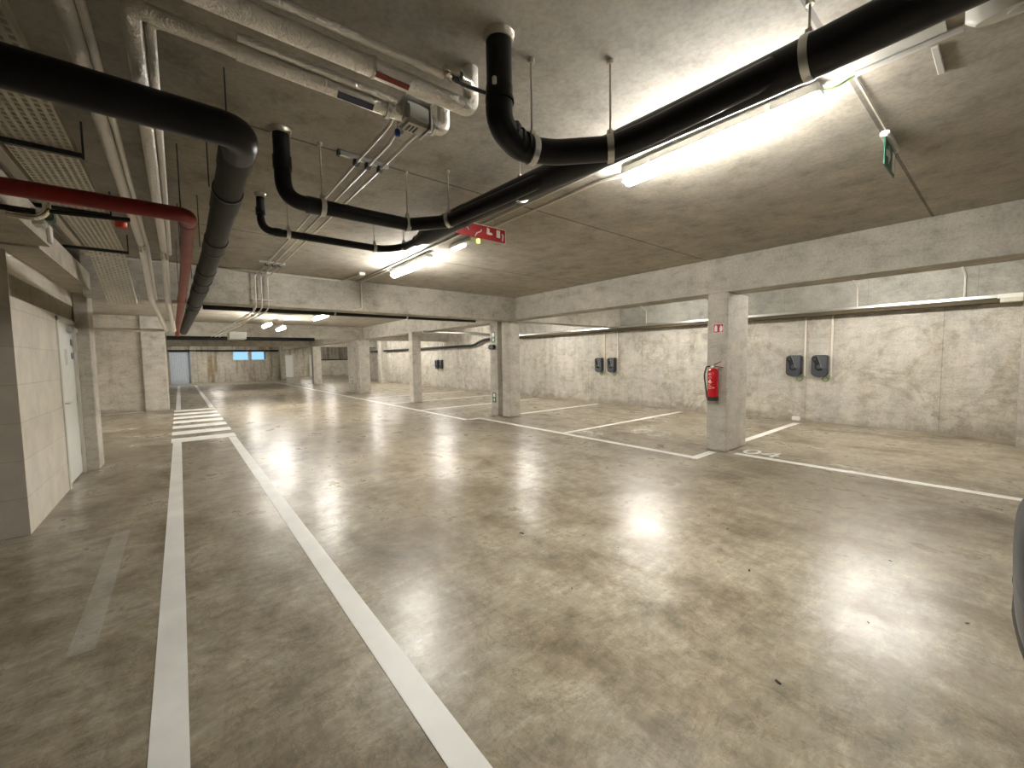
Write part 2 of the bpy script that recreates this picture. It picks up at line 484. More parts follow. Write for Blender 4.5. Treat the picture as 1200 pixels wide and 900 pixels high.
# block wall with the white door
bm = BM()
box(bm, (LX - .2, 5.45, 0), (LX, 5.475, 2.30)); box(bm, (LX - .2, 5.475, 0), (LX, 7.10, 2.10)); box(bm, (LX - .2, 7.10, 2.08), (LX, 8.30, 2.10))
box(bm, (LX - .2, 5.45, 2.30), (LX, 8.30, 2.49))
wl = strct('wall_left', bm, M['block'], 'pale concrete block wall around the white door')
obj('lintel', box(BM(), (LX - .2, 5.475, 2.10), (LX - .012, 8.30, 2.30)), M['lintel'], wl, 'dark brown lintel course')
strct('wall_front_left', box(BM(), (-6, 5.45, 0), (LX - .2, 5.65, 2.49)), M['block'], 'concrete block wall face beside the door corner')
strct('wall_left_store', box(BM(), (-6, 8.1, 0), (LX - .2, 8.3, 2.49)), M['block'], 'rear block wall of the small room')
strct('ceiling_slab', box(BM(), (-6, 5.24, 2.49), (-.87, 8.22, 2.72)), M['slab'], 'concrete edge beam resting on the block wall')
strct('ceiling_slab', box(BM(), (-6, -7, 2.50), (-.80, 5.20, 2.72)), M['slab'], 'low concrete slab overhead along the left edge')
strct('wall_left_upper', box(BM(), (-6, -7, 2.72), (-1.32, 8.3, ZC)), M['slab'], 'concrete band between low slab and ceiling')
strct('wall_left_near', box(BM(), (-6.3, -7, 0), (-6, 17.3, ZC)), M['wallx'], 'concrete wall at the side of the dim left bay')
# pillar A by the door
strct('pillar', box(BM(), (LX, 8.20, 0), (-.955, 8.62, 2.99), .008, 1), M['pillar'], 'slim concrete pillar right beside the white door')
# far bay wall
strct('wall_bay', box(BM(), (-6, 17.3, 0), (-.9, 17.6, ZC)), M['wallx'], 'dim concrete wall at the back of the left bay')
strct('pillar', box(BM(), (-.9, 17.2, 0), (-.33, 18.6, ZC), .01, 1), M['pillar'], 'wide concrete pillar left of the zebra crossing')
strct('wall_left_far', box(BM(), (-1.0, 17.6, 0), (-.7, FY + .3, ZC)), M['wallx'], 'concrete side wall beyond the zebra crossing')

# white door
dr = root('door_1', (LX, 7.65, 0), 'white metal service door in the block wall', None, kind='structure')
obj('door_leaf', box(BM(), (LX - .07, 7.16, .012), (LX - .02, 8.13, 2.03), .004, 1), M['door'], dr)
bm = BM(); box(bm, (LX - .1, 7.10, 0), (LX + .012, 7.16, 2.08)); box(bm, (LX - .1, 8.13, 0), (LX + .012, 8.19, 2.08)); box(bm, (LX - .1, 7.10, 2.03), (LX + .012, 8.19, 2.08))
obj('door_frame', bm, M['frame'], dr)
h = obj('handle', tube([(LX - .02, 7.27, 1.03), (LX + .035, 7.27, 1.03), (LX + .035, 7.42, 1.03)], .011, .02, 8), M['steel'], dr, smooth=True)
obj('escutcheon', lathe(BM(), [(.026, 0), (.026, .012)], (LX - .02, 7.27, 1.03), 16, 'X'), M['steel'], h)
obj('lock', lathe(BM(), [(.024, 0), (.024, .012)], (LX - .02, 7.27, .86), 16, 'X'), M['steel'], dr)
for z in (.3, 1.05, 1.62, 1.80):
    obj('hinge', cyl(BM(), (LX - .005, 8.12, z - .05), (LX - .005, 8.12, z + .05), .012, 8), M['steel'], dr)
obj('door_closer', box(BM(), (LX - .02, 7.78, 1.93), (LX + .05, 8.05, 1.99), .008, 2), M['steel'], dr)
obj('notice', box(BM(), (LX - .02, 7.60, 1.50), (LX - .015, 7.72, 1.70)), M['greybox'], dr, 'small grey notice on the door')
for z in (1.62, 1.8):
    obj('door_sign', box(BM(), (LX - .02, 7.98, z - .04), (LX - .014, 8.03, z + .04)), M['dark'], dr)

# ------------------------------------------------------------------ pillars and beams on the bay side
def pillar(x0, x1, y0, y1, label, z=2.47):
    return strct('pillar', box(BM(), (x0, y0, 0), (x1, y1, z), .012, 1), M['pillar'], label)
pillar(6.5, 7.25, 2.76, 3.07, 'square concrete pillar carrying the red fire extinguisher', 2.46)
pil2 = pillar(6.49, 6.83, 8.06, 8.38, 'concrete pillar at the beam corner, nearer half of the doubled pair')
bm = BM(); box(bm, (6.6, 8.38, 0), (6.83, 8.5, 2.45)); box(bm, (6.44, 8.5, 0), (6.83, 8.82, 2.45), .012, 1)
strct('pillar', bm, M['pillar'], 'concrete pillar with green signs, further half of the doubled pair')
pillar(6.3, 6.62, 13.2, 13.5, 'slim free standing concrete pillar between the second and third bays')
pillar(6.3, 6.78, 18.65, 19.0, 'concrete pillar beyond the slim pillar, face toward the aisle')
strct('pillar', box(BM(), (6.28, 19.05, 0), (6.7, 20.2, 2.47), .012, 1), M['pillar'], 'wide dark sided concrete pillar joined behind another')
pillar(6.66, 7.15, 28.4, 28.8, 'far concrete pillar in front of the ramp opening')
strct('ceiling_beam', box(BM(), (6.5, -7, 2.46), (6.92, 7.83, ZC), .008, 1), M['beam'], 'long concrete beam over the front of the near bays')
strct('ceiling_beam', box(BM(), (6.5, 8.2, 2.46), (6.92, 18.65, ZC), .008, 1), M['beam'], 'concrete beam over the bays beyond the cross beam')
strct('ceiling_beam', box(BM(), (6.5, 19.0, 2.46), (6.92, 37.2, ZC), .008, 1), M['beam'], 'furthest concrete beam running to the ramp')
strct('ceiling_beam', box(BM(), (-.955, 7.83, 2.425), (10.85, 8.2, ZC), .008, 1), M['beam'], 'deep concrete cross beam spanning the whole aisle')
strct('ceiling_beam', box(BM(), (-6, 18.65, 2.425), (10.85, 19.0, ZC), .008, 1), M['beam'], 'second concrete cross beam further down the aisle')
strct('ceiling_beam', box(BM(), (-.7, 28.4, 2.43), (10.85, 28.8, ZC), .008, 1), M['beam'], 'third concrete cross beam near the far wall')
strct('ceiling_beam', box(BM(), (-.80, -3.4, 2.5), (10.0, -3.0, ZC), .008, 1), M['beam'], 'concrete cross beam overhead behind the viewer')

# ------------------------------------------------------------------ floor markings (children of the floor)
def mark(name, x0, y0, x1, y1, mat='paint', lab=None):
    bm = BM()
    if mat == 'paint': box(bm, (x0, y0, .0005), (x1, y1, .003))
    else: bm.faces.new([bm.verts.new(p) for p in ((x0, y0, .002), (x1, y0, .002), (x1, y1, .002), (x0, y1, .002))])
    return obj(name, bm, M[mat], floor, lab)
mark('painted_line', -.17, -3, -.045, 9.95); mark('painted_line', .69, -3, .815, 9.9)
mark('painted_line', -.17, 16.95, -.04, 34.5); mark('painted_line', .70, 16.95, .83, 34.5)
for y in (10.2, 11.25, 12.3, 13.35, 14.4, 15.45, 16.5):
    mark('zebra_stripe', -.2, y - .26, .83, y + .26)
mark('painted_line', -.6, 34.5, 5.5, 34.66); mark('painted_line', 5.38, 8.5, 5.5, 34.5)
mark('painted_line', 5.50, 8.40, 5.84, 8.52); mark('painted_line', 5.76, 2.84, 5.88, 8.40)
mark('painted_line', 5.88, 2.84, 6.38, 2.96); mark('painted_line', 6.45, -3, 6.57, 2.62)
mark('painted_line', 7.3, 2.86, 10.35, 2.98)
mark('painted_line', 5.88, 5.53, 10.35, 5.64); mark('painted_line', 6.86, 8.30, 10.35, 8.42)
for y in (11.0, 13.45, 16.1): mark('painted_line', 5.5, y, 10.3, y + .12)
for y in (21.5, 24.2): mark('painted_line', 5.5, y, 10.3, y + .12, 'paint_worn')
mark('painted_line', -5.9, 17.0, -.95, 17.12)
mark('faded_line', -.53, 3.0, -.42, 5.0, 'paint_ghost', 'almost worn away grey line')
def text(body, size, loc, rz, mat, parent, name, rx=0., ext=.001, lab=None, al='CENTER'):
    cu = bpy.data.curves.new(name, 'FONT'); cu.body = body; cu.size = size; cu.extrude = ext
    cu.align_x = al; cu.align_y = 'CENTER'; cu.resolution_u = 3
    cu.materials.append(mat)
    o = bpy.data.objects.new(name, cu); C.objects.link(o)
    o.parent = parent
    o.location = V(loc) - (WLOC[parent] if parent else V((0, 0, 0)))
    o.rotation_euler = (rx, 0, rz)
    WLOC[o] = V(loc)
    tag(o, lab)
    return o
text('04', .52, (6.78, 2.36, .004), -PI / 2, M['paint'], floor, 'bay_number', lab='white bay number 04 by the pillar')
text('03', .8, (7.1, 4.45, .004), -PI / 2, M['paint_worn'], floor, 'bay_number', lab='worn away bay number')
text('02', .5, (6.2, 5.2, .004), -PI / 2, M['paint_worn'], floor, 'bay_number', lab='worn away bay number beside the bay line')
bm = BM()
for x, y, a, l in ((3.0, 1.1, .3, .05), (2.05, .62, 1.2, .05), (3.6, 1.5, 2., .03), (2.9, .45, .6, .03), (4.4, 3.4, .2, .05), (2.2, 2.6, 1.9, .07), (1.9, 1.75, .9, .03),
                   (3.3, .1, 2.4, .04), (2.6, 1.9, .1, .03), (-.9, 2.4, .5, .03), (-1.2, 3.6, 1.4, .03), (3.9, .5, 1.1, .04), (1.5, 3.9, .4, .04), (-.95, 5.75, .6, .06)):
    rot_box(bm, (x, y, .004), (l * .6, l * .25, .004), a, bev=.002)
obj('debris', bm, M['rubber'], floor, 'tiny dark leaf bits scattered on the floor')['kind'] = 'stuff'
# scuff patches of worn paint near the block corner
mark('scuff', -2.2, 5.28, -.72, 5.40, 'paint_ghost', 'pale worn strip at the corner of the block wall')
bm = BM(); box(bm, (10.78, 2.98, 0), (10.85, 3.14, .09), .01)
o = obj('wall_bumper', bm, M['white'], None, 'small white block at the foot of the side wall below the chargers'); o['category'] = 'block'

# ------------------------------------------------------------------ lamps
def lamp(x, y0, y1, z, label, group, mat='LAMP', w=.056):
    r = root('ceiling_light', (x, (y0 + y1) / 2, z), label, 'ceiling light', group)
    def cap(bm, xx, a, b, z0, z1, wid, bev):
        box(bm, (xx - wid, a, z0), (xx + wid, b, z1), bev, 3)
    bm = BM(); cap(bm, x, y0 + .005, y1 - .005, z - .012, z + .055, w * .96, .012)
    obj('housing', bm, M['housing'], r)
    bm = BM(); cap(bm, x, y0, y1, z - .078, z - .010, w, .033)
    obj('diffuser', bm, M[mat], r, smooth=True)
    for y in (y0 + .25, y1 - .25):
        bm = poly_prism(BM(), [(x - w - .006, z - .02), (x - w + .002, z - .02), (x - w + .002, z + .022), (x + w - .002, z + .022), (x + w - .002, z - .02), (x + w + .006, z - .02), (x + w + .006, z + .03), (x - w - .006, z + .03)], 1, y - .012, y + .012)
        obj('clip', bm, M['steel'], r)
    return r
L1 = lamp(2.76, .70, 1.97, 2.90, 'long glowing tube light under the black main pipe, nearest the viewer', 'tube lights in line along the aisle')
def more(dx, dy, dz, label, group='tube lights in line along the aisle'):
    c = copy_tree(L1, (dx, dy, dz)); c['label'] = label; c['group'] = group; return c
more(-.02, 4.40, 0, 'glowing tube light just before the cross beam, beside the small emergency light')
more(0, -4.4, 0, 'tube light on the ceiling behind the viewer')
for x, y, z, lb in ((2.85, 11.2, 2.66, 'oval glow of the first tube light beyond the cross beam'),
                    (2.15, 14.6, 2.66, 'flat glowing light beyond the cross beam, left of its neighbour'),
                    (2.75, 15.9, 2.66, 'tube light further down the aisle beyond the cross beam'),
                    (2.75, 23.2, 2.86, 'tube light hidden between the second and third cross beams'),
                    (2.0, 35.6, 2.86, 'added tube light brightening the far wall')):  # last one is an added lamp to brighten the far wall and gate
    c = more(x - 2.76, y - 1.335, z - 2.90, lb)
    if z < 2.8:
        for dy in (-.4, .4): obj('hanger_rod', cyl(BM(), (x, y + dy, z + .05), (x, y + dy, ZC), .004, 6), M['rod'], c)
for y in (1.3, 5.6, 10.2, 15.4, 20.4, 23.2, 26.):
    more(8.75 - 2.76, y - 1.335, 0, 'tube light over the parking bays, hidden behind the long beam', 'tube lights over the bays')
more(8.75 - 2.76, -3.2 - 1.335, 0, 'tube light over the bay beside the parked car', 'tube lights over the bays')
more(-3.2 - 2.76, 12. - 1.335, 0, 'tube light over the dim left bay', 'tube lights over the left bay')
more(9.2 - 2.76, 41. - 1.335, 0, 'added tube light brightening the ramp', 'tube lights over the ramp')  # added lamp, placed to lift the brightness of the ramp zone
more(8.9 - 2.76, 33. - 1.335, 0, 'tube light before the ramp', 'tube lights over the ramp')
# lamp trunking and conduits
tk = root('light_trunking', (2.76, 4., 2.96), 'slim pale trunking on the ceiling linking the tube lights', 'trunking')
obj('rail', box(BM(), (2.64, -6, 2.965), (2.66, 7.8, 2.99)), M['housing'], tk)
obj('rail', box(BM(), (2.66, .25, 2.975), (2.86, 2.2, 2.99)), M['housing'], tk)
obj('conduit', tube([(2.80, 2.0, 2.93), (2.80, 2.25, 2.965), (2.80, 4.1, 2.965)], .011, .05, 8), M['conduit'], tk, smooth=True)
obj('conduit', tube([(2.83, .2, 2.965), (2.83, .58, 2.965)], .016, .05, 8), M['housing'], tk, smooth=True)
obj('cable', tube([(2.77, .73, 2.93), (2.80, .66, 2.92), (2.84, .6, 2.96), (2.84, .52, 2.97)], .006, .05, 6), M['greencable'], tk, smooth=True)
cd = root('beam_conduit', (2.67, 7.8, 2.9), 'thin pale conduit dropping down the face of the cross beam', 'conduit')
obj('conduit', tube([(2.72, 6.5, 2.97), (2.72, 7.80, 2.97), (2.72, 7.80, 2.47), (2.55, 7.80, 2.43)], .014, .04, 8), M['conduit'], cd, smooth=True)
cd = root('beam_conduit', (1, 7.8, 2.95), 'long thin pale conduit along the top of the cross beam', 'conduit')
obj('conduit', tube([(-.9, 7.80, 2.955), (2.37, 7.80, 2.955), (2.45, 7.3, 2.97), (2.47, 7.1, 2.97)], .014, .04, 8), M['conduit'], cd, smooth=True)
obj('end_box', box(BM(), (2.42, 6.98, 2.94), (2.52, 7.1, 2.99), .01), M['white'], cd)
# emergency light + beacon
em = root('emergency_light', (2.85, 4.55, 2.9), 'small emergency light with a yellow green indicator beyond the red sign', 'emergency light')
obj('housing', box(BM(), (2.80, 4.2, 2.945), (2.92, 4.72, 2.985), .01), M['housing'], em)
obj('lens', box(BM(), (2.835, 4.42, 2.915), (2.885, 4.70, 2.945), .01), M['LED'], em)
obj('indicator', lathe(BM(), [(.0, -.03), (.02, -.025), (.025, 0), (.02, .02), (0, .025)], (2.87, 4.13, 2.92), 12), M['yellow'], em, smooth=True)
obj('bracket', box(BM(), (2.86, 4.12, 2.93), (2.88, 4.14, 2.99)), M['housing'], em)
# unlit oval emergency lamp at the right top
ol = root('oval_light', (2.76, .06, 2.95), 'unlit white oval bulkhead light at the top edge beside the black pipe', 'bulkhead light')
def oval(bm, c, a, b, z0, z1, bev=.02):
    n = 24
    prev = None; rings = []
    for s, z in ((1., z1), (1., z0 + bev), (.8, z0), ):
        rings.append([bm.verts.new((c[0] + a * s * math.cos(2 * PI * k / n), c[1] + b * s * math.sin(2 * PI * k / n), z)) for k in range(n)])
    for p, q in zip(rings, rings[1:]):
        for k in range(n): bm.faces.new((p[k], p[(k + 1) % n], q[(k + 1) % n], q[k]))
    bm.faces.new(rings[0]); bm.faces.new(rings[-1][::-1])
    return bm
obj('housing', oval(BM(), (2.74, .04), .055, .15, 2.90, 2.99, .03), M['white'], ol, smooth=True)
obj('lens', oval(BM(), (2.74, .02), .025, .05, 2.893, 2.905, .004), M['housing'], ol, smooth=True)
st = root('mounting_strip', (3.05, .3, 2.97), 'short pale strip screwed to the ceiling right of the tube light', 'strip')
obj('strip', box(BM(), (2.93, .285, 2.975), (3.22, .312, 2.99), .003, 1), M['housing'], st)

# green exit sign on the ceiling
ex = root('exit_sign', (3.9, .6, 2.9), 'green exit sign hanging edge on from the ceiling joint at the right', 'exit sign')
obj('housing', box(BM(), (3.72, .575, 2.945), (4.12, .625, 2.985), .008), M['white'], ex)
pn = obj('sign_panel', box(BM(), (3.74, .596, 2.77), (4.10, .604, 2.945)), M['signgreen'], ex)
bm = BM()
poly_prism(bm, [(3.78, 2.84), (3.86, 2.84), (3.86, 2.80), (3.92, 2.86), (3.86, 2.92), (3.86, 2.88), (3.78, 2.88)], 1, .593, .607)
obj('arrow', bm, M['signwhite'], pn)
bm = BM(); box(bm, (3.99, .593, 2.79), (4.07, .607, 2.92)); obj('door_symbol', bm, M['signwhite'], pn)
jc = root('joint_cable', (3.5, .605, 2.98), 'thin cable conduit running along the ceiling joint to the exit sign', 'conduit')
obj('conduit', tube([(2.9, .592, 2.982), (3.72, .592, 2.982)], .005, seg=8), M['conduit'], jc, smooth=True)

# red hanging sign
rs = root('fire_sign', (2.45, 3.3, 2.8), 'long red fire equipment sign hanging beside the black main pipe', 'sign')
S0, S1, SZ0, SZ1 = V((2.16, 3.12)), V((2.50, 2.99)), 2.68, 2.80
def sbox(name, x0, x1, z0, z1, y0, y1, mat, par, **k): return obj(name, box(BM(), (x0, y0, z0), (x1, y1, z1), **k), mat, par)
SY = 3.44
sp = obj('sign_panel', box(BM(), (2.10, SY, 2.715), (2.74, SY + .012, 2.85), .003, 1), M['signred'], rs)
bm = BM(); box(bm, (2.10, SY - .002, 2.846), (2.742, SY + .014, 2.852)); box(bm, (2.736, SY - .002, 2.715), (2.742, SY + .014, 2.85)); obj('border', bm, M['signwhite'], sp)
def curve_mark(pts, r, nm, par, mat):
    bm = BM(); sweep(bm, round_path(pts, .02, 4), r, 6); return obj(nm, bm, mat, par, smooth=True)
yy = SY - .002
curve_mark([(2.13, yy, 2.73), (2.22, yy, 2.80), (2.26, yy, 2.80), (2.28, yy, 2.77)], .006, 'arrow_symbol', sp, M['signwhite'])
curve_mark([(2.35, yy, 2.72), (2.37, yy, 2.76), (2.42, yy, 2.78), (2.43, yy, 2.80)], .007, 'hose_symbol', sp, M['signwhite'])
bm = BM(); poly_prism(bm, [(2.495, 2.77), (2.53, 2.765), (2.57, 2.77), (2.56, 2.79), (2.53, 2.79), (2.53, 2.825), (2.50, 2.835)], 1, SY - .004, SY); obj('hand_symbol', bm, M['signwhite'], sp)
bm = BM(); box(bm, (2.62, SY - .004, 2.755), (2.665, SY, 2.83)); obj('extinguisher_symbol', bm, M['signwhite'], sp)
curve_mark([(2.695, yy, 2.73), (2.70, yy, 2.76), (2.705, yy, 2.785), (2.69, yy, 2.80)], .009, 'flame_symbol', sp, M['signwhite'])
for x in (2.2, 2.6): obj('hanger', cyl(BM(), (x, SY + .006, 2.85), (x, SY + .006, ZC), .003, 6), M['rod'], rs)

# ------------------------------------------------------------------ black drain pipes
def clamp_on(par, p, d, r, rodxy=None, w=.032, rodmat='rod', anchor=True):
    obj('pipe_clamp', band(p, d, r + .006, w), M['steel'], par, 'galvanised steel clamp band', smooth=True)
    if rodxy is None: rodxy = (p[0], p[1])
    bm = BM(); cyl(bm, (rodxy[0], rodxy[1], p[2] + r * .8), (rodxy[0], rodxy[1], ZC), .005, 8)
    if anchor:
        lathe(bm, [(.017, -.02), (.017, 0)], (rodxy[0], rodxy[1], ZC), 8)
        box(bm, (rodxy[0] - .012, rodxy[1] - .012, p[2] + r), (rodxy[0] + .012, rodxy[1] + .012, p[2] + r + .03))
    obj('hanger_rod', bm, M[rodmat], par)
main = root('drain_pipe', (2.08, 1.5, 2.75), 'thick black main drain pipe running the length of the aisle under the ceiling', 'pipe')
obj('pipe', tube([(2.2, -4, 2.80), (2.14, .6, 2.755), (2.10, 1.3, 2.75), (2.05, 2.4, 2.765), (1.99, 3.15, 2.755)], .086, .2, 24), M['black'], main, smooth=True)
bm = BM(); sweep(bm, [(2.0, 3.05, 2.755), (1.985, 3.5, 2.755), (1.98, 3.75, 2.74), (1.975, 3.87, 2.732), (1.975, 3.95, 2.73)], [.092, .092, .088, .055, .055], 24)
obj('reducer', bm, M['black'], main, smooth=True)
clamp_on(main, (2.14, .6, 2.757), (-.02, 1, -.01), .086)
clamp_on(main, (2.06, 2.4, 2.765), (-.04, 1, 0), .086)
clamp_on(main, (2.17, -1.6, 2.77), (-.02, 1, -.01), .086)
def riser_collar(par, x, y, r, mat='white'):
    obj('ceiling_collar', lathe(BM(), [(r + .007, -.032), (r + .010, -.006), (r + .014, 0)], (x, y, ZC), 20), M['rod'], par, smooth=True)
def couple(par, pts, r, mat='black'):
    for a, b in pts: obj('coupling', cyl(BM(), a, b, r, 20), M[mat], par, smooth=True)
# branch 1
b1 = root('drain_branch', (1.22, 1.55, 2.6), 'black drain branch dropping from the ceiling nearest the viewer with a ribbed elbow', 'pipe', None)
r = .060
obj('riser', tube([(1.22, 1.56, ZC), (1.22, 1.56, 2.70)], r, seg=20), M['black'], b1, smooth=True)
obj('elbow', tube([(1.22, 1.56, 2.76), (1.22, 1.57, 2.60), (1.36, 1.60, 2.555), (1.43, 1.585, 2.55)], r + .003, .09, 20, 8), M['black'], b1, smooth=True)
for q, d in (((1.222, 1.562, 2.70), (0, 0, -1)), ((1.30, 1.588, 2.59), (1, .1, -.5)), ((1.345, 1.594, 2.572), (1, .1, -.3)), ((1.39, 1.592, 2.56), (1, 0, -.1))):
    obj('rib', band(q, d, r + .008, .016), M['black'], b1, smooth=True)
obj('pipe', tube([(1.42, 1.585, 2.55), (1.55, 1.53, 2.552), (1.76, 1.34, 2.56), (1.85, 1.18, 2.60), (2.1, .72, 2.75)], r, .05, 20), M['black'], b1, smooth=True)
clamp_on(b1, (1.44, 1.58, 2.55), (1, -.25, 0), r + .003, (1.44, 1.58))
clamp_on(b1, (1.76, 1.34, 2.56), (1, -1.2, .1), r + .002, (1.76, 1.34))
riser_collar(b1, 1.22, 1.56, r)

obj('label', box(BM(), (1.155, 1.515, 2.735), (1.17, 1.53, 2.765)), M['signwhite'], b1, 'tiny white sticker')
# branch 2
b2 = root('drain_branch', (.58, 3.03, 2.6), 'black drain branch dropping left of the three thin conduits and joining the main pipe', 'pipe')
r = .05
obj('riser', tube([(.58, 3.03, ZC), (.58, 3.03, 2.55), (1.0, 3.06, 2.565)], r, .13, 20, 8), M['black'], b2, smooth=True)
couple(b2, [((.58, 3.03, 2.74), (.58, 3.03, 2.82)), ((.72, 3.045, 2.556), (.80, 3.05, 2.557))], r + .006)
obj('pipe', tube([(.95, 3.06, 2.563), (1.48, 3.10, 2.58), (1.72, 2.90, 2.60), (1.94, 2.35, 2.70), (2.07, 2.0, 2.765)], r, .05, 20), M['black'], b2, smooth=True)
clamp_on(b2, (.82, 3.052, 2.558), (1, 0, 0), r + .004); clamp_on(b2, (1.47, 3.10, 2.58), (1, -.1, 0), r + .002)
clamp_on(b2, (1.72, 2.88, 2.605), (.6, -1, .15), r + .002)
riser_collar(b2, .58, 3.03, r)
# branch 3
b3 = root('drain_branch', (.63, 4.35, 2.7), 'slim black drain branch furthest along, next before the cross beam', 'pipe')
r = .034
obj('riser', tube([(.63, 4.27, ZC), (.64, 4.36, 2.70), (1.0, 4.38, 2.705)], r, .10, 16, 8), M['black'], b3, smooth=True)
couple(b3, [((.632, 4.31, 2.82), (.634, 4.33, 2.88)), ((.74, 4.37, 2.702), (.80, 4.372, 2.703))], r + .005)
obj('pipe', tube([(.98, 4.38, 2.705), (1.80, 4.42, 2.715), (1.96, 4.22, 2.725), (1.975, 3.92, 2.73)], r + .002, .14, 16), M['black'], b3, smooth=True)
clamp_on(b3, (.86, 4.375, 2.705), (1, 0, 0), r + .003); clamp_on(b3, (1.70, 4.415, 2.713), (1, 0, 0), r + .003); clamp_on(b3, (1.95, 4.22, 2.726), (.3, -1, 0), r + .004)
riser_collar(b3, .63, 4.27, r)

# black pipe behind the cross beam
bp_ = root('drain_pipe', (3, 8.4, 2.42), 'long black pipe running crosswise just behind the cross beam', 'pipe')
obj('pipe', tube([(.34, 8.42, 2.43), (5.7, 8.42, 2.455)], .058, seg=16), M['black'], bp_, smooth=True)
for x in (1.05, 2.4, 3.9): 
    obj('pipe_clamp', band((x, 8.42, 2.44), (1, 0, 0), .064), M['steel'], bp_, smooth=True)
    obj('hanger_rod', cyl(BM(), (x, 8.42, 2.49), (x, 8.42, ZC), .005, 8), M['rod'], bp_)
bq = root('drain_pipe', (1, 18.4, 2.4), 'black pipe crossing far down the aisle before the second cross beam', 'pipe')
obj('pipe', tube([(-.3, 18.4, 2.38), (4.4, 18.4, 2.40)], .07, seg=12), M['black'], bq, smooth=True)
for x in (.4, 2.2, 4.): obj('hanger_rod', cyl(BM(), (x, 18.4, 2.4), (x, 18.4, ZC), .006, 6), M['rod'], bq)

# big left pipe: crosswise black, then grey along the wall side
bl = root('drain_pipe', (.25, 2.55, 2.68), 'thick black pipe crossing at the top left, turning grey as it runs down the aisle', 'pipe')
obj('pipe', tube([(-3.2, 2.55, 2.675), (.10, 2.55, 2.675), (.31, 2.55, 2.675), (.31, 2.78, 2.67)], .083, .16, 24, 8), M['black'], bl, smooth=True)
obj('pipe_grey', tube([(.31, 2.72, 2.68), (.30, 4.5, 2.55), (.20, 7.83, 2.32), (.12, 13., 2.28)], .080, .3, 20), M['greypipe'], bl, 'grey length of the drain pipe', smooth=True)
def on(y):
    P = [(.31, 2.72, 2.68), (.30, 4.5, 2.55), (.20, 7.83, 2.32), (.12, 13., 2.28)]
    for a, b in zip(P, P[1:]):
        if a[1] <= y <= b[1]:
            t = (y - a[1]) / (b[1] - a[1]); return V(a) * (1 - t) + V(b) * t
for y0, y1 in ((2.74, 2.95), (3.35, 3.62), (4.35, 4.62), (5.4, 5.7), (6.3, 6.7), (7.6, 8.1)):
    obj('coupling', cyl(BM(), on(y0), on(y1), .0865, 20), M['greypipe'], bl, 'grey pipe coupling sleeve', smooth=True)
for y in (3.33, 4.64, 5.9, 7.3):
    p_ = on(y)
    obj('pipe_clamp', band(p_, (0, 1, -.07), .089, .02), M['dark'], bl, smooth=True)
    obj('hanger_rod', cyl(BM(), (p_.x - .10, y, p_.z), (p_.x - .10, y, ZC), .004, 6), M['dark'], bl)
obj('hanger_rod', cyl(BM(), (.25, 2.58, 2.74), (.25, 2.58, ZC), .004, 6), M['dark'], bl)

# red sprinkler pipe
rp = root('sprinkler_pipe', (.07, 3.65, 2.52), 'red fire sprinkler pipe crossing at the left and turning down the aisle', 'pipe')
obj('pipe', tube([(-3.5, 3.65, 2.50), (-.1, 3.65, 2.52), (.10, 3.65, 2.52), (.10, 3.80, 2.515)], .049, .09, 20, 8), M['red'], rp, smooth=True)
obj('pipe_faded', tube([(.10, 3.76, 2.517), (.095, 5.2, 2.44), (.05, 7.83, 2.27), (.0, 11.6, 2.25), (.0, 11.75, 2.12)], .043, .1, 16), M['redfaded'], rp, 'paler orange red length of the sprinkler pipe', smooth=True)
for y, z in ((3.84, 2.51), (6.9, 2.335)): obj('coupling', band((.10 if y < 4 else .066, y, z), (0, 1, -.06), .05, .07), M['redfaded'], rp, smooth=True)
for x, y, z in ((.06, 3.65, 2.56), (.06, 5.0, 2.48), (.04, 6.5, 2.4)): obj('hanger_rod', cyl(BM(), (x, y, z), (x, y, ZC), .004, 6), M['dark'], rp)

# ------------------------------------------------------------------ silver insulated pipes
def silver(name, loc, label, pts, r, bend=.07, extra=None):
    t = root(name, loc, label, 'pipe', None)
    obj('pipe', tube(pts, r, bend, 16), M['foil'], t, smooth=True)
    return t
s1 = silver('insulated_pipe', (-.24, 4, 2.8), 'silver foil wrapped pipe along the left beside the perforated cable tray', [(-.265, -3, 2.83), (-.265, 6.4, 2.83), (-.245, 7.3, 2.35), (-.15, 9.9, 2.10), (-2.6, 9.9, 2.09)], .032)
obj('joint_sleeve', tube([(-.262, 6.15, 2.83), (-.262, 6.42, 2.82)], .040, seg=16), M['brass'], s1, 'brighter metal sleeve', smooth=True)
obj('companion_pipe', tube([(-.215, -3, 2.835), (-.215, 6.4, 2.835), (-.20, 7.3, 2.36)], .016, .07, 12), M['foil'], s1, smooth=True)
s2 = silver('insulated_pipe', (-.06, 4, 2.82), 'silver foil wrapped pipe that comes from the ceiling bend above the black pipe', [(-.075, 6.5, 2.815), (-.075, 2.10, 2.815), (.3, 2.10, 2.80)], .032, .05)
obj('pipe', tube([(-.075, 6.4, 2.815), (-.075, 6.6, 2.805), (-.075, 7.3, 2.33), (-.05, 10.0, 2.12)], .034, .06, 16), M['foil'], s2, smooth=True)
obj('joint_sleeve', tube([(-.075, 6.3, 2.815), (-.075, 6.62, 2.80)], .042, seg=16), M['brass'], s2, 'brighter metal sleeve', smooth=True)
obj('companion_pipe', tube([(-.022, 6.5, 2.82), (-.022, 2.15, 2.82), (.3, 2.15, 2.82)], .018, .05, 12), M['foil'], s2, smooth=True)
s3 = silver('insulated_pipe', (.6, 2.03, 2.77), 'lower silver foil pipe with a blue label running crosswise to the grey valve box', [(.25, 2.10, 2.80), (1.235, 2.10, 2.80), (1.235, 2.10, ZC - .002)], .036, .05)
obj('companion_pipe', tube([(.25, 2.05, 2.825), (.93, 2.05, 2.825)], .017, seg=12), M['foil'], s3, smooth=True)
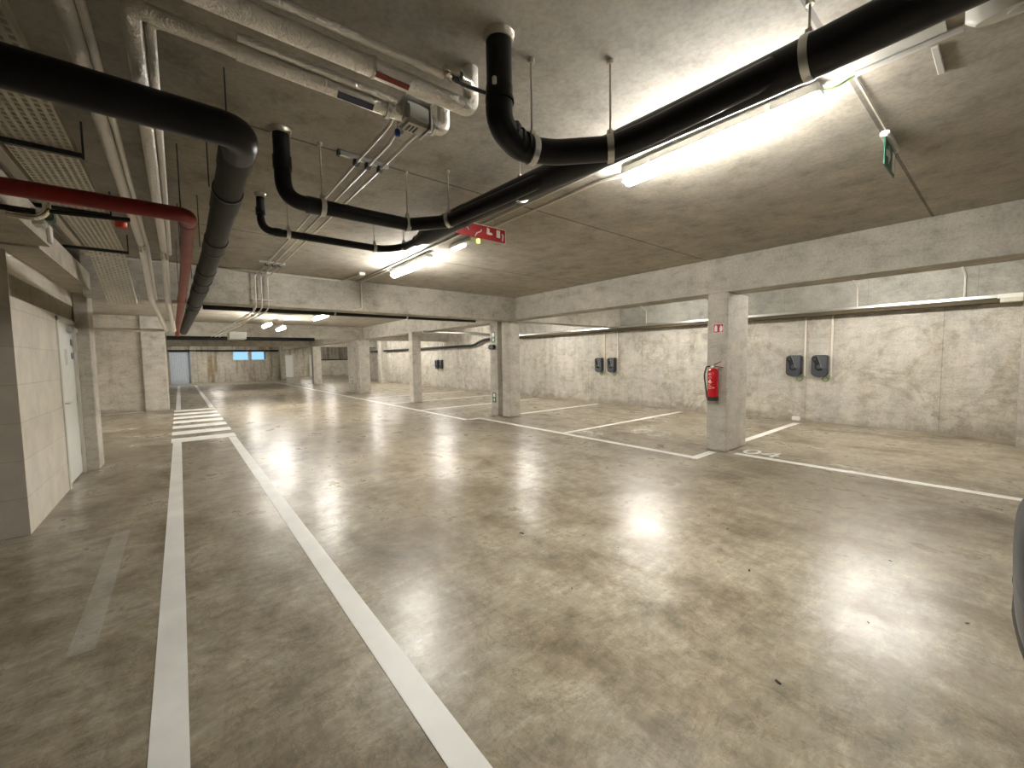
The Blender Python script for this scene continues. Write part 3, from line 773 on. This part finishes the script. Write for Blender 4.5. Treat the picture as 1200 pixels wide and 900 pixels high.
for x in (.90, 1.165): obj('strap', band((x, 2.10, 2.80), (1, 0, 0), .046, .02), M['steel'], s3, smooth=True)
lb = BM(); rot_box(lb, (.735, 2.10 - .0195, 2.80 - .0325), (.17, .005, .030), 0, 1.04); obj('label', lb, M['labelblue'], s3, 'dark blue label')
vb = root('valve_box', (1.0, 2.05, 2.77), 'grey insulated valve box on the lower silver pipe', 'valve box')
obj('body', box(BM(), (.975, 2.03, 2.745), (1.125, 2.165, 2.855), .02, 2), M['greybox'], vb, smooth=True)
obj('lid', box(BM(), (.97, 2.01, 2.862), (1.13, 2.15, 2.87), .003, 1), M['signwhite'], vb)
bm = BM()
for k in range(3): box(bm, (1.01 + k * .02, 2.07, 2.743), (1.02 + k * .02, 2.13, 2.747))
obj('lid_slots', bm, M['labelblue'], vb)
obj('strap', box(BM(), (1.112, 2.025, 2.740), (1.122, 2.17, 2.86)), M['steel'], vb)
s4 = silver('insulated_pipe', (.7, 1.82, 2.78), 'upper silver foil pipe with a red label ending in a bend up into the ceiling', [(.03, -2.9, 2.77), (.03, 1.82, 2.77), (1.235, 1.82, 2.785), (1.235, 1.82, ZC - .002)], .040, .055)
obj('companion_pipe', tube([(.09, -2.9, 2.815), (.09, 1.765, 2.815), (1.03, 1.745, 2.835)], .017, seg=12), M['foil'], s4, smooth=True)
lb = BM(); rot_box(lb, (.80, 1.82 - .0215, 2.78 - .0355), (.16, .005, .022), 0, 1.04); obj('label', lb, M['labelred'], s4, 'dark red label')
obj('strap', band((.72, 1.82, 2.78), (1, 0, 0), .045, .012), M['steel'], s4, smooth=True)
bv = root('ball_valve', (1.1, 1.74, 2.84), 'chrome ball valve with a long black lever beside the silver riser', 'valve')
obj('body', lathe(BM(), [(.018, -.07), (.026, -.06), (.026, -.035), (.036, -.02), (.036, .02), (.026, .035), (.026, .07), (.02, .08)], (1.09, 1.725, 2.845), 16, 'X'), M['brass'], bv, smooth=True)
obj('outlet', tube([(1.15, 1.725, 2.845), (1.20, 1.76, 2.845), (1.225, 1.80, 2.86)], .026, .03, 12), M['foil'], bv, smooth=True)
obj('lever', tube([(1.05, 1.69, 2.80), (1.10, 1.70, 2.80), (1.24, 1.69, 2.805)], .009, .03, 8), M['dark'], bv, smooth=True)
obj('stem', cyl(BM(), (1.09, 1.72, 2.83), (1.07, 1.69, 2.80), .014, 10), M['dark'], bv, smooth=True)

# ------------------------------------------------------------------ three thin conduits
cg = 'three thin conduits side by side'
sx = [(1.07, 2.27), (1.155, 2.47), (1.245, 2.42)]
lab3 = ['thin pale conduit, left of three, starting at the blue valve box', 'thin pale conduit, middle of three, ending in a blue valve', 'thin pale conduit, right of three, starting at the valve box end']
for i, (x, ys) in enumerate(sx):
    c = root('thin_conduit', (x, 5, 2.9), lab3[i], 'conduit', cg)
    st_ = {0: [(.97, 2.13, 2.80), (1.0, 2.22, 2.87)], 1: [(1.02, 2.19, 2.76), (1.08, 2.34, 2.88)], 2: [(1.13, 2.12, 2.78), (1.18, 2.24, 2.86)]}[i]
    end = {0: .83, 1: .93, 2: 1.03}[i]
    y7 = 7.76
    obj('conduit', tube(st_ + [(x + .0, ys + .2, 2.935), (x - .02 * i * 0, y7 - .06, 2.94), (x - .06 + .03 * i * 0, y7, 2.90), (x - .06, y7, 2.40), (x - .08, y7 + .12, 2.34), (end - .02, 15.8, 2.30)], .0105, .05, 8), M['conduit'], c, smooth=True)
    obj('saddle', box(BM(), (x - .02, 3.05, 2.915), (x + .02, 3.09, 2.955), .004), M['dark'], c)
    obj('saddle', box(BM(), (x - .02, 7.0, 2.915), (x + .02, 7.04, 2.955), .004), M['dark'], c)
    for y in (8.6, 10.4): obj('saddle', box(BM(), (x - .09 - .012 * (y - 7.8) - .018, y, 2.315), (x - .09 - .012 * (y - 7.8) + .018, y + .08, 2.35), .004), M['white'], c)
rl = root('mounting_rail', (1.12, 3.08, 2.97), 'perforated steel rail holding the three conduits to the ceiling', 'rail')
obj('rail', box(BM(), (.95, 3.055, 2.955), (1.31, 3.085, 2.985), .002, 1), M['steel'], rl)
obj('end_cap', box(BM(), (.94, 3.05, 2.95), (.955, 3.09, 2.99)), M['dark'], rl)
rl = root('mounting_rail', (1.12, 7.02, 2.97), 'small steel rail holding the three conduits before the cross beam', 'rail')
obj('rail', box(BM(), (.98, 7.0, 2.955), (1.32, 7.03, 2.985), .002, 1), M['steel'], rl)
rl = root('mounting_rail', (1.1, 7.8, 2.5), 'short steel rail clamping the conduits low on the cross beam', 'rail')
obj('rail', box(BM(), (.97, 7.775, 2.50), (1.24, 7.825, 2.525), .002, 1), M['conduit'], rl)
bvv = root('blue_valve', (1.0, 2.13, 2.70), 'small bright blue valve knob under the valve box', 'valve')
obj('knob', lathe(BM(), [(.008, -.02), (.014, -.016), (.016, 0), (.014, .014), (.008, .02)], (1.0, 2.20, 2.755), 14), M['blue'], bvv, smooth=True)
obj('stem', cyl(BM(), (1.0, 2.20, 2.77), (1.0, 2.17, 2.80), .008, 8), M['steel'], bvv, smooth=True)
dk = root('grey_duct', (.9, 13.6, 2.3), 'grey sheet metal duct end beneath the thin conduits beyond the cross beam', 'duct')
obj('duct', box(BM(), (.98, 12.2, 2.08), (1.34, 12.7, 2.26), .01, 1), M['greybox'], dk)
dk = root('grey_duct', (1.9, 11, 2.5), 'flat grey duct panel hung under the ceiling beyond the cross beam', 'duct')
obj('duct', box(BM(), (1.35, 10.2, 2.60), (2.15, 10.9, 2.66), .01, 1), M['greybox'], dk)
for x in (1.45, 2.05): obj('hanger_rod', cyl(BM(), (x, 10.5, 2.66), (x, 10.5, ZC), .005, 6), M['rod'], dk)

# ------------------------------------------------------------------ perforated cable trays (left)
def tray(label, x0, x1, y0, z0, y1, z1, cols, pitch, name='cable_tray', xs=0.):
    """real slots: strips between the holes"""
    t = root(name, ((x0 + x1) / 2, (y0 + y1) / 2, (z0 + z1) / 2), label, 'cable tray', 'perforated cable trays')
    bm = BM(); n = int((y1 - y0) / pitch)
    zz = lambda y: z0 + (z1 - z0) * (y - y0) / (y1 - y0)
    xo = lambda y: xs * (y - y0) / (y1 - y0)
    def quad(a, b, c, d):
        bm.faces.new([bm.verts.new(p) for p in (a, b, c, d)])
    w = (x1 - x0)
    edges = []
    cw = w / cols
    for k in range(cols + 1):
        cxx = x0 + k * cw
        edges.append((max(x0, cxx - cw * .25), min(x1, cxx + cw * .25)))
    for a, b in edges:
        quad((a, y0, z0), (b, y0, z0), (b + xs, y1, z1), (a + xs, y1, z1))
    for j in range(n):
        ya = y0 + j * pitch; yb = ya + pitch * .34
        for k in range(cols):
            a = edges[k][1]; b = edges[k + 1][0]
            sh = pitch * .5 if k % 2 else 0
            quad((a + xo(ya + sh), ya + sh, zz(ya + sh)), (b + xo(ya + sh), ya + sh, zz(ya + sh)), (b + xo(yb + sh), yb + sh, zz(yb + sh)), (a + xo(yb + sh), yb + sh, zz(yb + sh)))
    bmesh.ops.remove_doubles(bm, verts=bm.verts, dist=1e-5)
    o = obj('perforated_bed', bm, M['tray'], t)
    md = o.modifiers.new('thick', 'SOLIDIFY'); md.thickness = .002
    bm = BM()
    for xx in (x0, x1):
        a = [bm.verts.new(p) for p in ((xx - .002, y0, z0), (xx + .002, y0, z0), (xx + .002, y0, z0 + .055), (xx - .002, y0, z0 + .055))]
        b = [bm.verts.new(p) for p in ((xx - .002 + xs, y1, z1), (xx + .002 + xs, y1, z1), (xx + .002 + xs, y1, z1 + .055), (xx - .002 + xs, y1, z1 + .055))]
        bm.faces.new(a); bm.faces.new(b[::-1])
        for k in range(4): bm.faces.new((a[k], a[(k + 1) % 4], b[(k + 1) % 4], b[k]))
    obj('side_rail', bm, M['tray'], t)
    return t
t1 = tray('wide perforated steel cable tray along the left under the ceiling', -.73, -.43, -2, 2.80, 6.5, 2.80, 8, .05)
t2 = tray('sloping perforated cable tray section dipping under the cross beam', -.73, -.44, 6.55, 2.80, 7.7, 2.31, 8, .05, xs=.03)
t3 = tray('narrow perforated cable tray at the far left above the slab edge', -1.15, -.85, -2, 2.84, 6.8, 2.84, 7, .05)
for y in (1.6, 3.68, 5.0, 6.53):
    b = root('tray_bracket', (-.7, y, 2.79), {1.6: 'dark cantilever bracket under the trays behind the black pipe', 3.68: 'dark cantilever bracket under the trays just past the black pipe', 5.0: 'dark cantilever bracket under the trays beyond the red pipe', 6.53: 'dark cantilever bracket at the end of the level tray'}[y], 'bracket', 'tray brackets')
    obj('arm', box(BM(), (-1.3, y - .016, 2.768), (-.40, y + .016, 2.798), .003, 1), M['dark'], b)
    obj('post', box(BM(), (-.40, y - .006, 2.765), (-.39, y + .006, ZC)), M['dark'], b)
fl = root('cable_duct', (-.79, 2, 2.83), 'pale closed cable duct between the two perforated trays', 'cable duct')
obj('duct', box(BM(), (-.82, -2, 2.80), (-.76, 6.9, 2.86), .004, 1), M['conduit'], fl)
rb = root('alarm_sounder', (-.4, 5.2, 2.75), 'small orange red alarm box beside the cable tray', 'alarm')
obj('body', lathe(BM(), [(.035, 0), (.045, -.01), (.045, -.05), (.035, -.07)], (-.345, 5.15, 2.80), 16), plain('alarm_red', (.6, .06, .02), .4), rb, smooth=True)
obj('mount', box(BM(), (-.40, 5.10, 2.80), (-.33, 5.16, 2.82)), M['white'], rb)

# thin pipe group at far left: green grey pipe, shiny elbow, junction box
wp = root('water_pipe', (-.9, 4.1, 2.55), 'thin grey brown pipe with a shiny bent fitting at the left edge', 'pipe')
obj('pipe', tube([(-3, 3.96, 2.475), (-.66, 3.96, 2.475)], .017, seg=10), M['greypipe'], wp, smooth=True)
obj('pipe', tube([(-.60, 3.96, 2.49), (-.22, 4.0, 2.52)], .014, seg=10), M['greypipe'], wp, smooth=True)
obj('elbow_fitting', tube([(-.78, 3.96, 2.44), (-.66, 3.96, 2.435), (-.61, 3.96, 2.48), (-.61, 3.96, 2.64)], .02, .06, 12), M['brass'], wp, smooth=True)
obj('nut', lathe(BM(), [(.028, 0), (.028, .03)], (-.61, 3.96, 2.62), 6), M['brass'], wp)
jb = root('junction_box', (-.8, 5.0, 2.6), 'pale green junction box with cable hanging below the trays', 'junction box')
obj('body', box(BM(), (-.86, 4.66, 2.56), (-.74, 4.80, 2.68), .008), M['greybox'], jb)
obj('gland', box(BM(), (-.745, 4.68, 2.60), (-.69, 4.78, 2.69), .01), plain('teal_plastic', (.08, .12, .10), .4), jb)
wb = root('slab_bracket', (-.79, 5.2, 2.6), 'small white upright bracket at the slab joint', 'bracket')
obj('bracket', box(BM(), (-.80, 5.10, 2.52), (-.775, 5.19, 2.66), .004, 1), M['white'], wb)

# cable trays of the bay side
T = .25
tr = root('cable_trunking', (10.6, 4, 2.37), 'long galvanised cable trunking along the side wall above the chargers', 'cable trunking')
obj('trunking', box(BM(), (10.85 - T, .17, 2.31), (10.80, 14.5, 2.39), .004, 1), plain('trunking_dark', (.085, .07, .045), .85, spec=.1), tr)
obj('cover_strip', box(BM(), (10.85 - T - .012, .17, 2.388), (10.80, 14.5, 2.44), .003, 1), M['steel'], tr, 'bright galvanised edge strip')
obj('white_cover', box(BM(), (10.85 - T - .016, -.07, 2.375), (10.80, .20, 2.445), .003, 1), M['white'], tr, 'white plastic cover section')
obj('trunking', box(BM(), (10.85 - T, -.07, 2.31), (10.80, .17, 2.375), .004, 1), M['tray'], tr)
obj('trunking', tube([(10.65, 14.45, 2.37), (10.65, 15.2, 2.33), (10.65, 15.9, 2.12), (10.65, 29, 2.12)], .06, .3, 8), M['cartrim'], tr, 'dark lower run of the trunking')
for y, z in ((.58, 2.97), (2.05, 2.97), (5.0, 2.97), (6.9, 2.97)):
    c = root('wall_conduit', (10.79, y, 2.7), {.58: 'thin pale conduit with a bend above the trunking, nearest the wall end', 2.05: 'thin pale conduit above the trunking left of the first bend', 5.0: 'thin conduit above the trunking left of the extinguisher pillar', 6.9: 'thin conduit above the trunking near the cross beam'}[y], 'conduit', 'conduits above the trunking')
    obj('conduit', tube([(10.78, y, 2.41), (10.78, y, z - .12), (10.5, y + .03, z)], .014, .06, 8), M['conduit'], c, smooth=True)
xt = root('cable_trunking', (8.5, 12.6, 2.4), 'bright cable trunking crossing the bays beyond the doubled pillar', 'cable trunking')
for x in (7.2, 9.8): obj('hanger_rod', cyl(BM(), (x, 12.6, 2.45), (x, 12.6, ZC), .005, 6), M['rod'], xt)
obj('trunking', tube([(6.4, 12.6, 2.44), (8.6, 12.6, 2.43), (8.9, 12.6, 2.40), (10.38, 12.6, 2.40)], .055, .1, 12), M['steel'], xt, smooth=True)

# ------------------------------------------------------------------ chargers
def charger(yc, label, group):
    t = root('wall_charger', (10.85, yc, 1.0), label, 'ev charger', group)
    w = .15; z0, z1 = 1.0, 1.475; X = 10.85
    # shield outline in (y, z); +y is the left side seen from the aisle
    out = [(yc - w, z0 + .06), (yc - w, z1 - .03), (yc - w + .03, z1), (yc + w - .05, z1), (yc + w, z1 - .05), (yc + w, z0 + .07), (yc + w - .04, z0 + .02), (yc, z0 - .01), (yc - w + .04, z0 + .02)]
    bm = BM(); poly_prism(bm, out, 0, X - .12, X - .01)
    bmesh.ops.bevel(bm, geom=[e for e in bm.edges], offset=.012, segments=2, affect='EDGES', clamp_overlap=True)
    obj('body', bm, M['charger'], t, smooth=True)
    # raised facet, upper right of the front
    bm = BM(); poly_prism(bm, [(yc + .035, z1 - .018), (yc - w + .022, z1 - .018), (yc - w + .022, z0 + .19), (yc - .055, z0 + .19)], 0, X - .138, X - .116)
    obj('face_plate', bm, plain_cache('charger_plate', (.062, .068, .075), .35), t)
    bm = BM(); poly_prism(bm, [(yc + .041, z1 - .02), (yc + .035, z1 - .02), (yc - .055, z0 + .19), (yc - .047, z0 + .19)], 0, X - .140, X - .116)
    obj('edge_highlight', bm, plain_cache('charger_edge_highlight', (.20, .21, .21), .3), t)  # paler strip, a highlight along the facet edge put into the colour
    pts = [(yc + .040, z1 - .03), (yc + .125, z1 - .04), (yc + .13, z1 - .10), (yc + .085, z1 - .19), (yc + .075, z1 - .30), (yc + .02, z1 - .345), (yc - .045, z1 - .33), (yc - .065, z1 - .27)]
    bm = BM(); poly_prism(bm, pts[::-1], 0, X - .126, X - .116)
    obj('socket_recess', bm, M['chargerblack'], t)
    obj('socket_ring', lathe(BM(), [(.046, -.012), (.046, 0), (.03, 0.001), (.03, -.008)], (X - .124, yc + .005, z1 - .255), 20, 'X'), M['dark'], t, smooth=True)
    obj('status_light', lathe(BM(), [(.018, -.006), (.018, 0)], (X - .124, yc + .085, z1 - .085), 14, 'X'), M['charger'], t, smooth=True)
    # cable loop under the shell
    bm = BM()
    path = [(X - .05, yc - .05, z0 + .03)] + [(X - .05, yc - .10 + .055 * math.cos(a), z0 - .045 + .055 * math.sin(a)) for a in [math.radians(150 + 25 * q) for q in range(12)]] + [(X - .03, yc - w - .03, z0 + .02)]
    sweep(bm, path, .011, 8)
    obj('cable_loop', bm, M['greencable'], t, 'green cable loop', smooth=True)
    c = obj('supply_conduit', box(BM(), (X - .025, yc - w - .055, z0 + .0), (X, yc - w - .02, 2.35), .004, 1), M['conduit'], t, 'white cable conduit up the wall')
    return t
_pc = {}
def plain_cache(n, *a):
    if n not in _pc: _pc[n] = plain(n, *a)
    return _pc[n]
gch = 'dark wall chargers on the side wall'
labs = ['dark wall charger right of the extinguisher pillar, nearer the pillar', 'dark wall charger right of the extinguisher pillar, further from the pillar',
        'dark wall charger seen left of the extinguisher pillar, nearer the doubled pillar', 'dark wall charger seen left of the extinguisher pillar, nearer that pillar',
        'small far wall charger behind the slim pillar, left of its twin', 'small far wall charger behind the slim pillar, right of its twin']
ch0 = charger(3.12, labs[0], gch)
for y, l in zip((2.64, 8.66, 8.15, 19.65, 19.2), labs[1:]):
    c = copy_tree(ch0, (0, y - 3.12, 0)); c['label'] = l
    
# ------------------------------------------------------------------ extinguisher + signs on pillar 1
fe = root('fire_extinguisher', (6.42, 2.93, .80), 'red fire extinguisher hung on the concrete pillar', 'fire extinguisher')
ex_, ey = 6.405, 2.925
obj('cylinder', lathe(BM(), [(.0, .035), (.06, .035), (.078, .045), (.08, .06), (.08, .42), (.075, .455), (.055, .485), (.03, .50), (0, .502)], (ex_, ey, .80), 28), M['ext'], fe, smooth=True)
obj('foot_ring', lathe(BM(), [(.078, 0), (.084, .005), (.084, .06), (.08, .065)], (ex_, ey, .80), 28), M['rubber'], fe, smooth=True)
obj('valve_head', lathe(BM(), [(.022, 0), (.026, .01), (.026, .035), (.016, .05), (.012, .065)], (ex_, ey, 1.298), 14), M['steel'], fe, smooth=True)
obj('gauge', lathe(BM(), [(.018, 0), (.018, -.012)], (ex_ - .022, ey + .01, 1.325), 14, 'X'), M['signwhite'], fe, smooth=True)
bm = BM()
rot_box(bm, (ex_, ey - .055, 1.375), (.024, .14, .012), 0, -.45); obj('lever', bm, M['red'], fe)
bm = BM(); rot_box(bm, (ex_, ey - .07, 1.325), (.024, .15, .012), 0, .12); obj('carry_handle', bm, M['red'], fe)
obj('hose', tube([(ex_, ey + .03, 1.33), (ex_ - .01, ey + .10, 1.33), (ex_ - .01, ey + .135, 1.20), (ex_ - .005, ey + .11, 1.0), (ex_ - .002, ey + .095, .88)], .011, .05, 10), M['rubber'], fe, smooth=True)
obj('nozzle', cyl(BM(), (ex_ - .002, ey + .095, .95), (ex_, ey + .09, .84), .015, 12), M['rubber'], fe, smooth=True)
lbm = BM()   # curved white print on the cylinder
def curved(bm, a0, a1, z0, z1, rr):
    n = 8
    for k in range(n):
        p = [(a0 + (a1 - a0) * k / n), (a0 + (a1 - a0) * (k + 1) / n)]
        vs = [bm.verts.new((ex_ + rr * math.cos(a), ey + rr * math.sin(a), z)) for a, z in ((p[0], z0), (p[1], z0), (p[1], z1), (p[0], z1))]
        bm.faces.new(vs)
for z, a0, a1 in ((1.205, 150, 190), (1.175, 165, 188), (1.15, 150, 192), (1.045, 150, 175), (1.02, 155, 190), (.99, 150, 188)):
    curved(lbm, math.radians(a0), math.radians(a1), z, z + .008, .0812)
for a0, a1, z0, z1 in ((150, 162, 1.08, 1.11), (165, 180, 1.07, 1.13), (183, 192, 1.08, 1.10)):
    curved(lbm, math.radians(a0), math.radians(a1), z0, z1, .0812)
curved(lbm, math.radians(196), math.radians(220), .995, 1.012, .0812)
obj('label', lbm, plain('ext_print', (.75, .45, .42), .5), fe, 'white printed label')
obj('bracket', box(BM(), (6.47, ey - .03, 1.1), (6.5, ey + .03, 1.3)), M['steel'], fe)
def wall_sign(name, x, y0, y1, z0, z1, mat, label, cat):
    t = root(name, (x, (y0 + y1) / 2, z0), label, cat)
    p = obj('sign_panel', box(BM(), (x - .006, y0, z0), (x, y1, z1), .001, 1), M[mat], t)
    return t, p
t, p = wall_sign('extinguisher_sign', 6.5, 2.82, 2.975, 1.85, 1.985, 'signred', 'small red and white extinguisher sign on the pillar above the extinguisher', 'sign')
bm = BM(); poly_prism(bm, [(2.955, 1.87), (2.955, 1.94), (2.945, 1.965), (2.925, 1.965), (2.915, 1.94), (2.915, 1.87)], 0, 6.491, 6.495); obj('extinguisher_symbol', bm, M['signwhite'], p)
bm = BM(); poly_prism(bm, [(2.875, 1.865), (2.88, 1.92), (2.86, 1.97), (2.85, 1.94), (2.84, 1.95), (2.835, 1.90), (2.845, 1.865)], 0, 6.491, 6.495); obj('flame_symbol', bm, M['signwhite'], p)
bm = BM()
for a in ((2.82, 1.85, 2.975, 1.855), (2.82, 1.98, 2.975, 1.985), (2.82, 1.85, 2.825, 1.985), (2.97, 1.85, 2.975, 1.985)): box(bm, (6.492, a[0], a[1]), (6.495, a[2], a[3]))
obj('border', bm, M['signwhite'], p)
def exit_plate(x, yc, z0, z1, w, label):
    t, p = wall_sign('exit_plate', x, yc - w / 2, yc + w / 2, z0, z1, 'signgreen', label, 'exit sign')
    h = z1 - z0
    bm = BM()
    box(bm, (x - .009, yc - w * .3, z0 + h * .56), (x - .006, yc + w * .3, z0 + h * .90))
    poly_prism(bm, [(yc - w * .3, z0 + h * .32), (yc + w * .3, z0 + h * .32), (yc, z0 + h * .06)], 0, x - .009, x - .006)
    box(bm, (x - .009, yc - w * .1, z0 + h * .30), (x - .006, yc + w * .1, z0 + h * .46))
    obj('running_symbol', bm, M['signwhite'], p)
    return t
exit_plate(6.44, 8.66, 1.92, 2.2, .15, 'green and white exit plate high on the doubled pillar')
exit_plate(6.44, 8.66, .34, .60, .15, 'green and white exit plate low on the doubled pillar')
exit_plate(6.28, 19.7, .40, .72, .2, 'green exit plate low on the wide dark sided pillar')
bh = root('pillar_spotlight', (6.38, 8.66, 1.8), 'small round black double lamp on the doubled pillar under the exit plate', 'lamp')
for dy in (-.055, .055):
    obj('head', lathe(BM(), [(.02, .03), (.06, .02), (.065, -.02), (.055, -.06), (.03, -.065)], (6.40, 8.66 + dy, 1.80), 16, 'X'), M['dark'], bh, smooth=True)
obj('bracket', box(BM(), (6.40, 8.63, 1.77), (6.44, 8.69, 1.83)), M['dark'], bh)

# ------------------------------------------------------------------ car (only its nose corner reaches the frame)
car = root('car', (3.2, -2.0, 0), 'dark glossy car whose front corner shows at the right edge', 'car')
def section(y, hw, z0, zb, zt, tw, n=22):
    """half-width hw at belt zb, bottom z0, top zt with top half-width tw"""
    pts = []
    prof = [(0, z0), (hw * .80, z0), (hw * .95, z0 + .05), (hw, z0 + .2), (hw * 1.0, zb - .12), (hw * .97, zb), ((hw * .9 + tw) / 2, (zb * .55 + zt * .45)), (tw, zt - .04), (tw * .8, zt), (0, zt + .01)]
    full = [(x, z) for x, z in prof] + [(-x, z) for x, z in prof[-2:0:-1]]
    return [(cxr + x, y, z) for x, z in full]
cxr = 2.78
secs = [(-.032, .34, .50, .68, .78, .25), (-.07, .60, .34, .70, .84, .48), (-.24, .76, .22, .72, .85, .6), (-.5, .88, .19, .80, .92, .72), (-1.2, .91, .2, .88, 1.0, .78), (-1.55, .91, .2, .92, 1.12, .72),
        (-2.2, .91, .2, .94, 1.44, .58), (-3.0, .91, .2, .96, 1.46, .58), (-3.7, .90, .2, .96, 1.30, .60), (-4.15, .86, .22, .92, 1.02, .66), (-4.4, .74, .3, .80, .9, .58), (-4.48, .6, .4, .7, .78, .5)]
bm = BM(); rings = []
for s in secs: rings.append([bm.verts.new(p) for p in section(*s)])
n = len(rings[0])
for a, b in zip(rings, rings[1:]):
    for k in range(n): bm.faces.new((a[k], a[(k + 1) % n], b[(k + 1) % n], b[k]))
bm.faces.new(rings[0]); bm.faces.new(rings[-1][::-1])
o = obj('body', bm, M['carpaint'], car, smooth=True)
md = o.modifiers.new('sub', 'SUBSURF'); md.levels = 2; md.render_levels = 2
# bumper lip, grille, lights, glass, wheels
def plan(y0, W, D, z):
    out = []
    for q in range(25):
        a = PI * q / 24
        c_, s_ = math.cos(a), math.sin(a)
        out.append((cxr + W * c_, y0 - D + D * s_, z))
    return out
bm = BM()
lv = [plan(-.085, .86, .50, .20), plan(-.060, .88, .52, .26), plan(-.040, .90, .54, .36), plan(-.042, .90, .54, .48), plan(-.056, .89, .52, .53), plan(-.12, .80, .45, .53), plan(-.14, .80, .45, .20)]
rg = [[bm.verts.new(p) for p in l] for l in lv]
for a_, b_ in zip(rg, rg[1:] + rg[:1]):
    for k in range(24): bm.faces.new((a_[k], a_[k + 1], b_[k + 1], b_[k]))
obj('bumper', bm, M['cartrim'], car, 'dark plastic lower bumper', smooth=True)
obj('bumper_lip', sweep(BM(), plan(-.044, .905, .545, .50), .008, 8), M['greypipe'], car, 'thin grey bumper edge line', smooth=True)
obj('grille', box(BM(), (cxr - .30, -.14, .56), (cxr + .30, -.07, .64), .01), M['cartrim'], car)
for s in (-1, 1):
    bm = BM(); rot_box(bm, (cxr + s * .60, -.26, .70), (.30, .10, .10), s * -.38, bev=.03)
    obj('headlight', bm, M['glassdark'], car, smooth=True)
    for y in (-.85, -3.55):
        w = obj('wheel', lathe(BM(), [(.2, -.11), (.30, -.11), (.32, -.08), (.32, .08), (.30, .11), (.2, .11)], (cxr + s * .80, y, .32), 28, 'X'), M['rubber'], car, smooth=True)
        bm = BM(); lathe(bm, [(.20, -.02), (.205, .02), (.05, .035), (.03, .04)], (cxr + s * .89, y, .32), 20, 'X')
        obj('hub_cap', bm, M['steel'], w, smooth=True)
obj('windscreen', poly_prism(BM(), [(-1.50, 1.09), (-1.58, 1.12), (-2.14, 1.41), (-2.12, 1.44)], 0, cxr - .55, cxr + .55), M['glassdark'], car)

# ------------------------------------------------------------------ world + camera
w = bpy.data.worlds.new('world'); bpy.context.scene.world = w; w.use_nodes = True
nt = w.node_tree; bg = nt.nodes['Background']
bg.inputs[0].default_value = (.30, .52, .78, 1); bg.inputs[1].default_value = .46

cam = bpy.data.cameras.new('camera'); co = bpy.data.objects.new('camera', cam); C.objects.link(co)
cam.sensor_width = 36; cam.lens = 477.4 * 36 / 1200; cam.clip_start = .02; cam.clip_end = 200
yaw, pitch, roll = math.radians(39.14), math.radians(-3.60), math.radians(-.84)
f = V((math.sin(yaw) * math.cos(pitch), math.cos(yaw) * math.cos(pitch), math.sin(pitch)))
r0 = V((math.cos(yaw), -math.sin(yaw), 0)); u0 = r0.cross(f)
rr = r0 * math.cos(roll) + u0 * math.sin(roll); uu = -r0 * math.sin(roll) + u0 * math.cos(roll)
m = Matrix((rr, uu, -f)).transposed().to_4x4(); m.translation = V((0, 0, 1.5))
co.matrix_world = m
sc = bpy.context.scene; sc.camera = co
sc.view_settings.view_transform = 'Standard'; sc.view_settings.look = 'None'
sc.view_settings.gamma = 1; sc.view_settings.use_curve_mapping = False
sc.view_settings.exposure = 1.78
sc.render.engine = 'CYCLES'
cy_ = sc.cycles
cy_.use_denoising = True; cy_.max_bounces = 10; cy_.diffuse_bounces = 6; cy_.glossy_bounces = 4
cy_.sample_clamp_indirect = 6; cy_.caustics_reflective = False; cy_.caustics_refractive = False
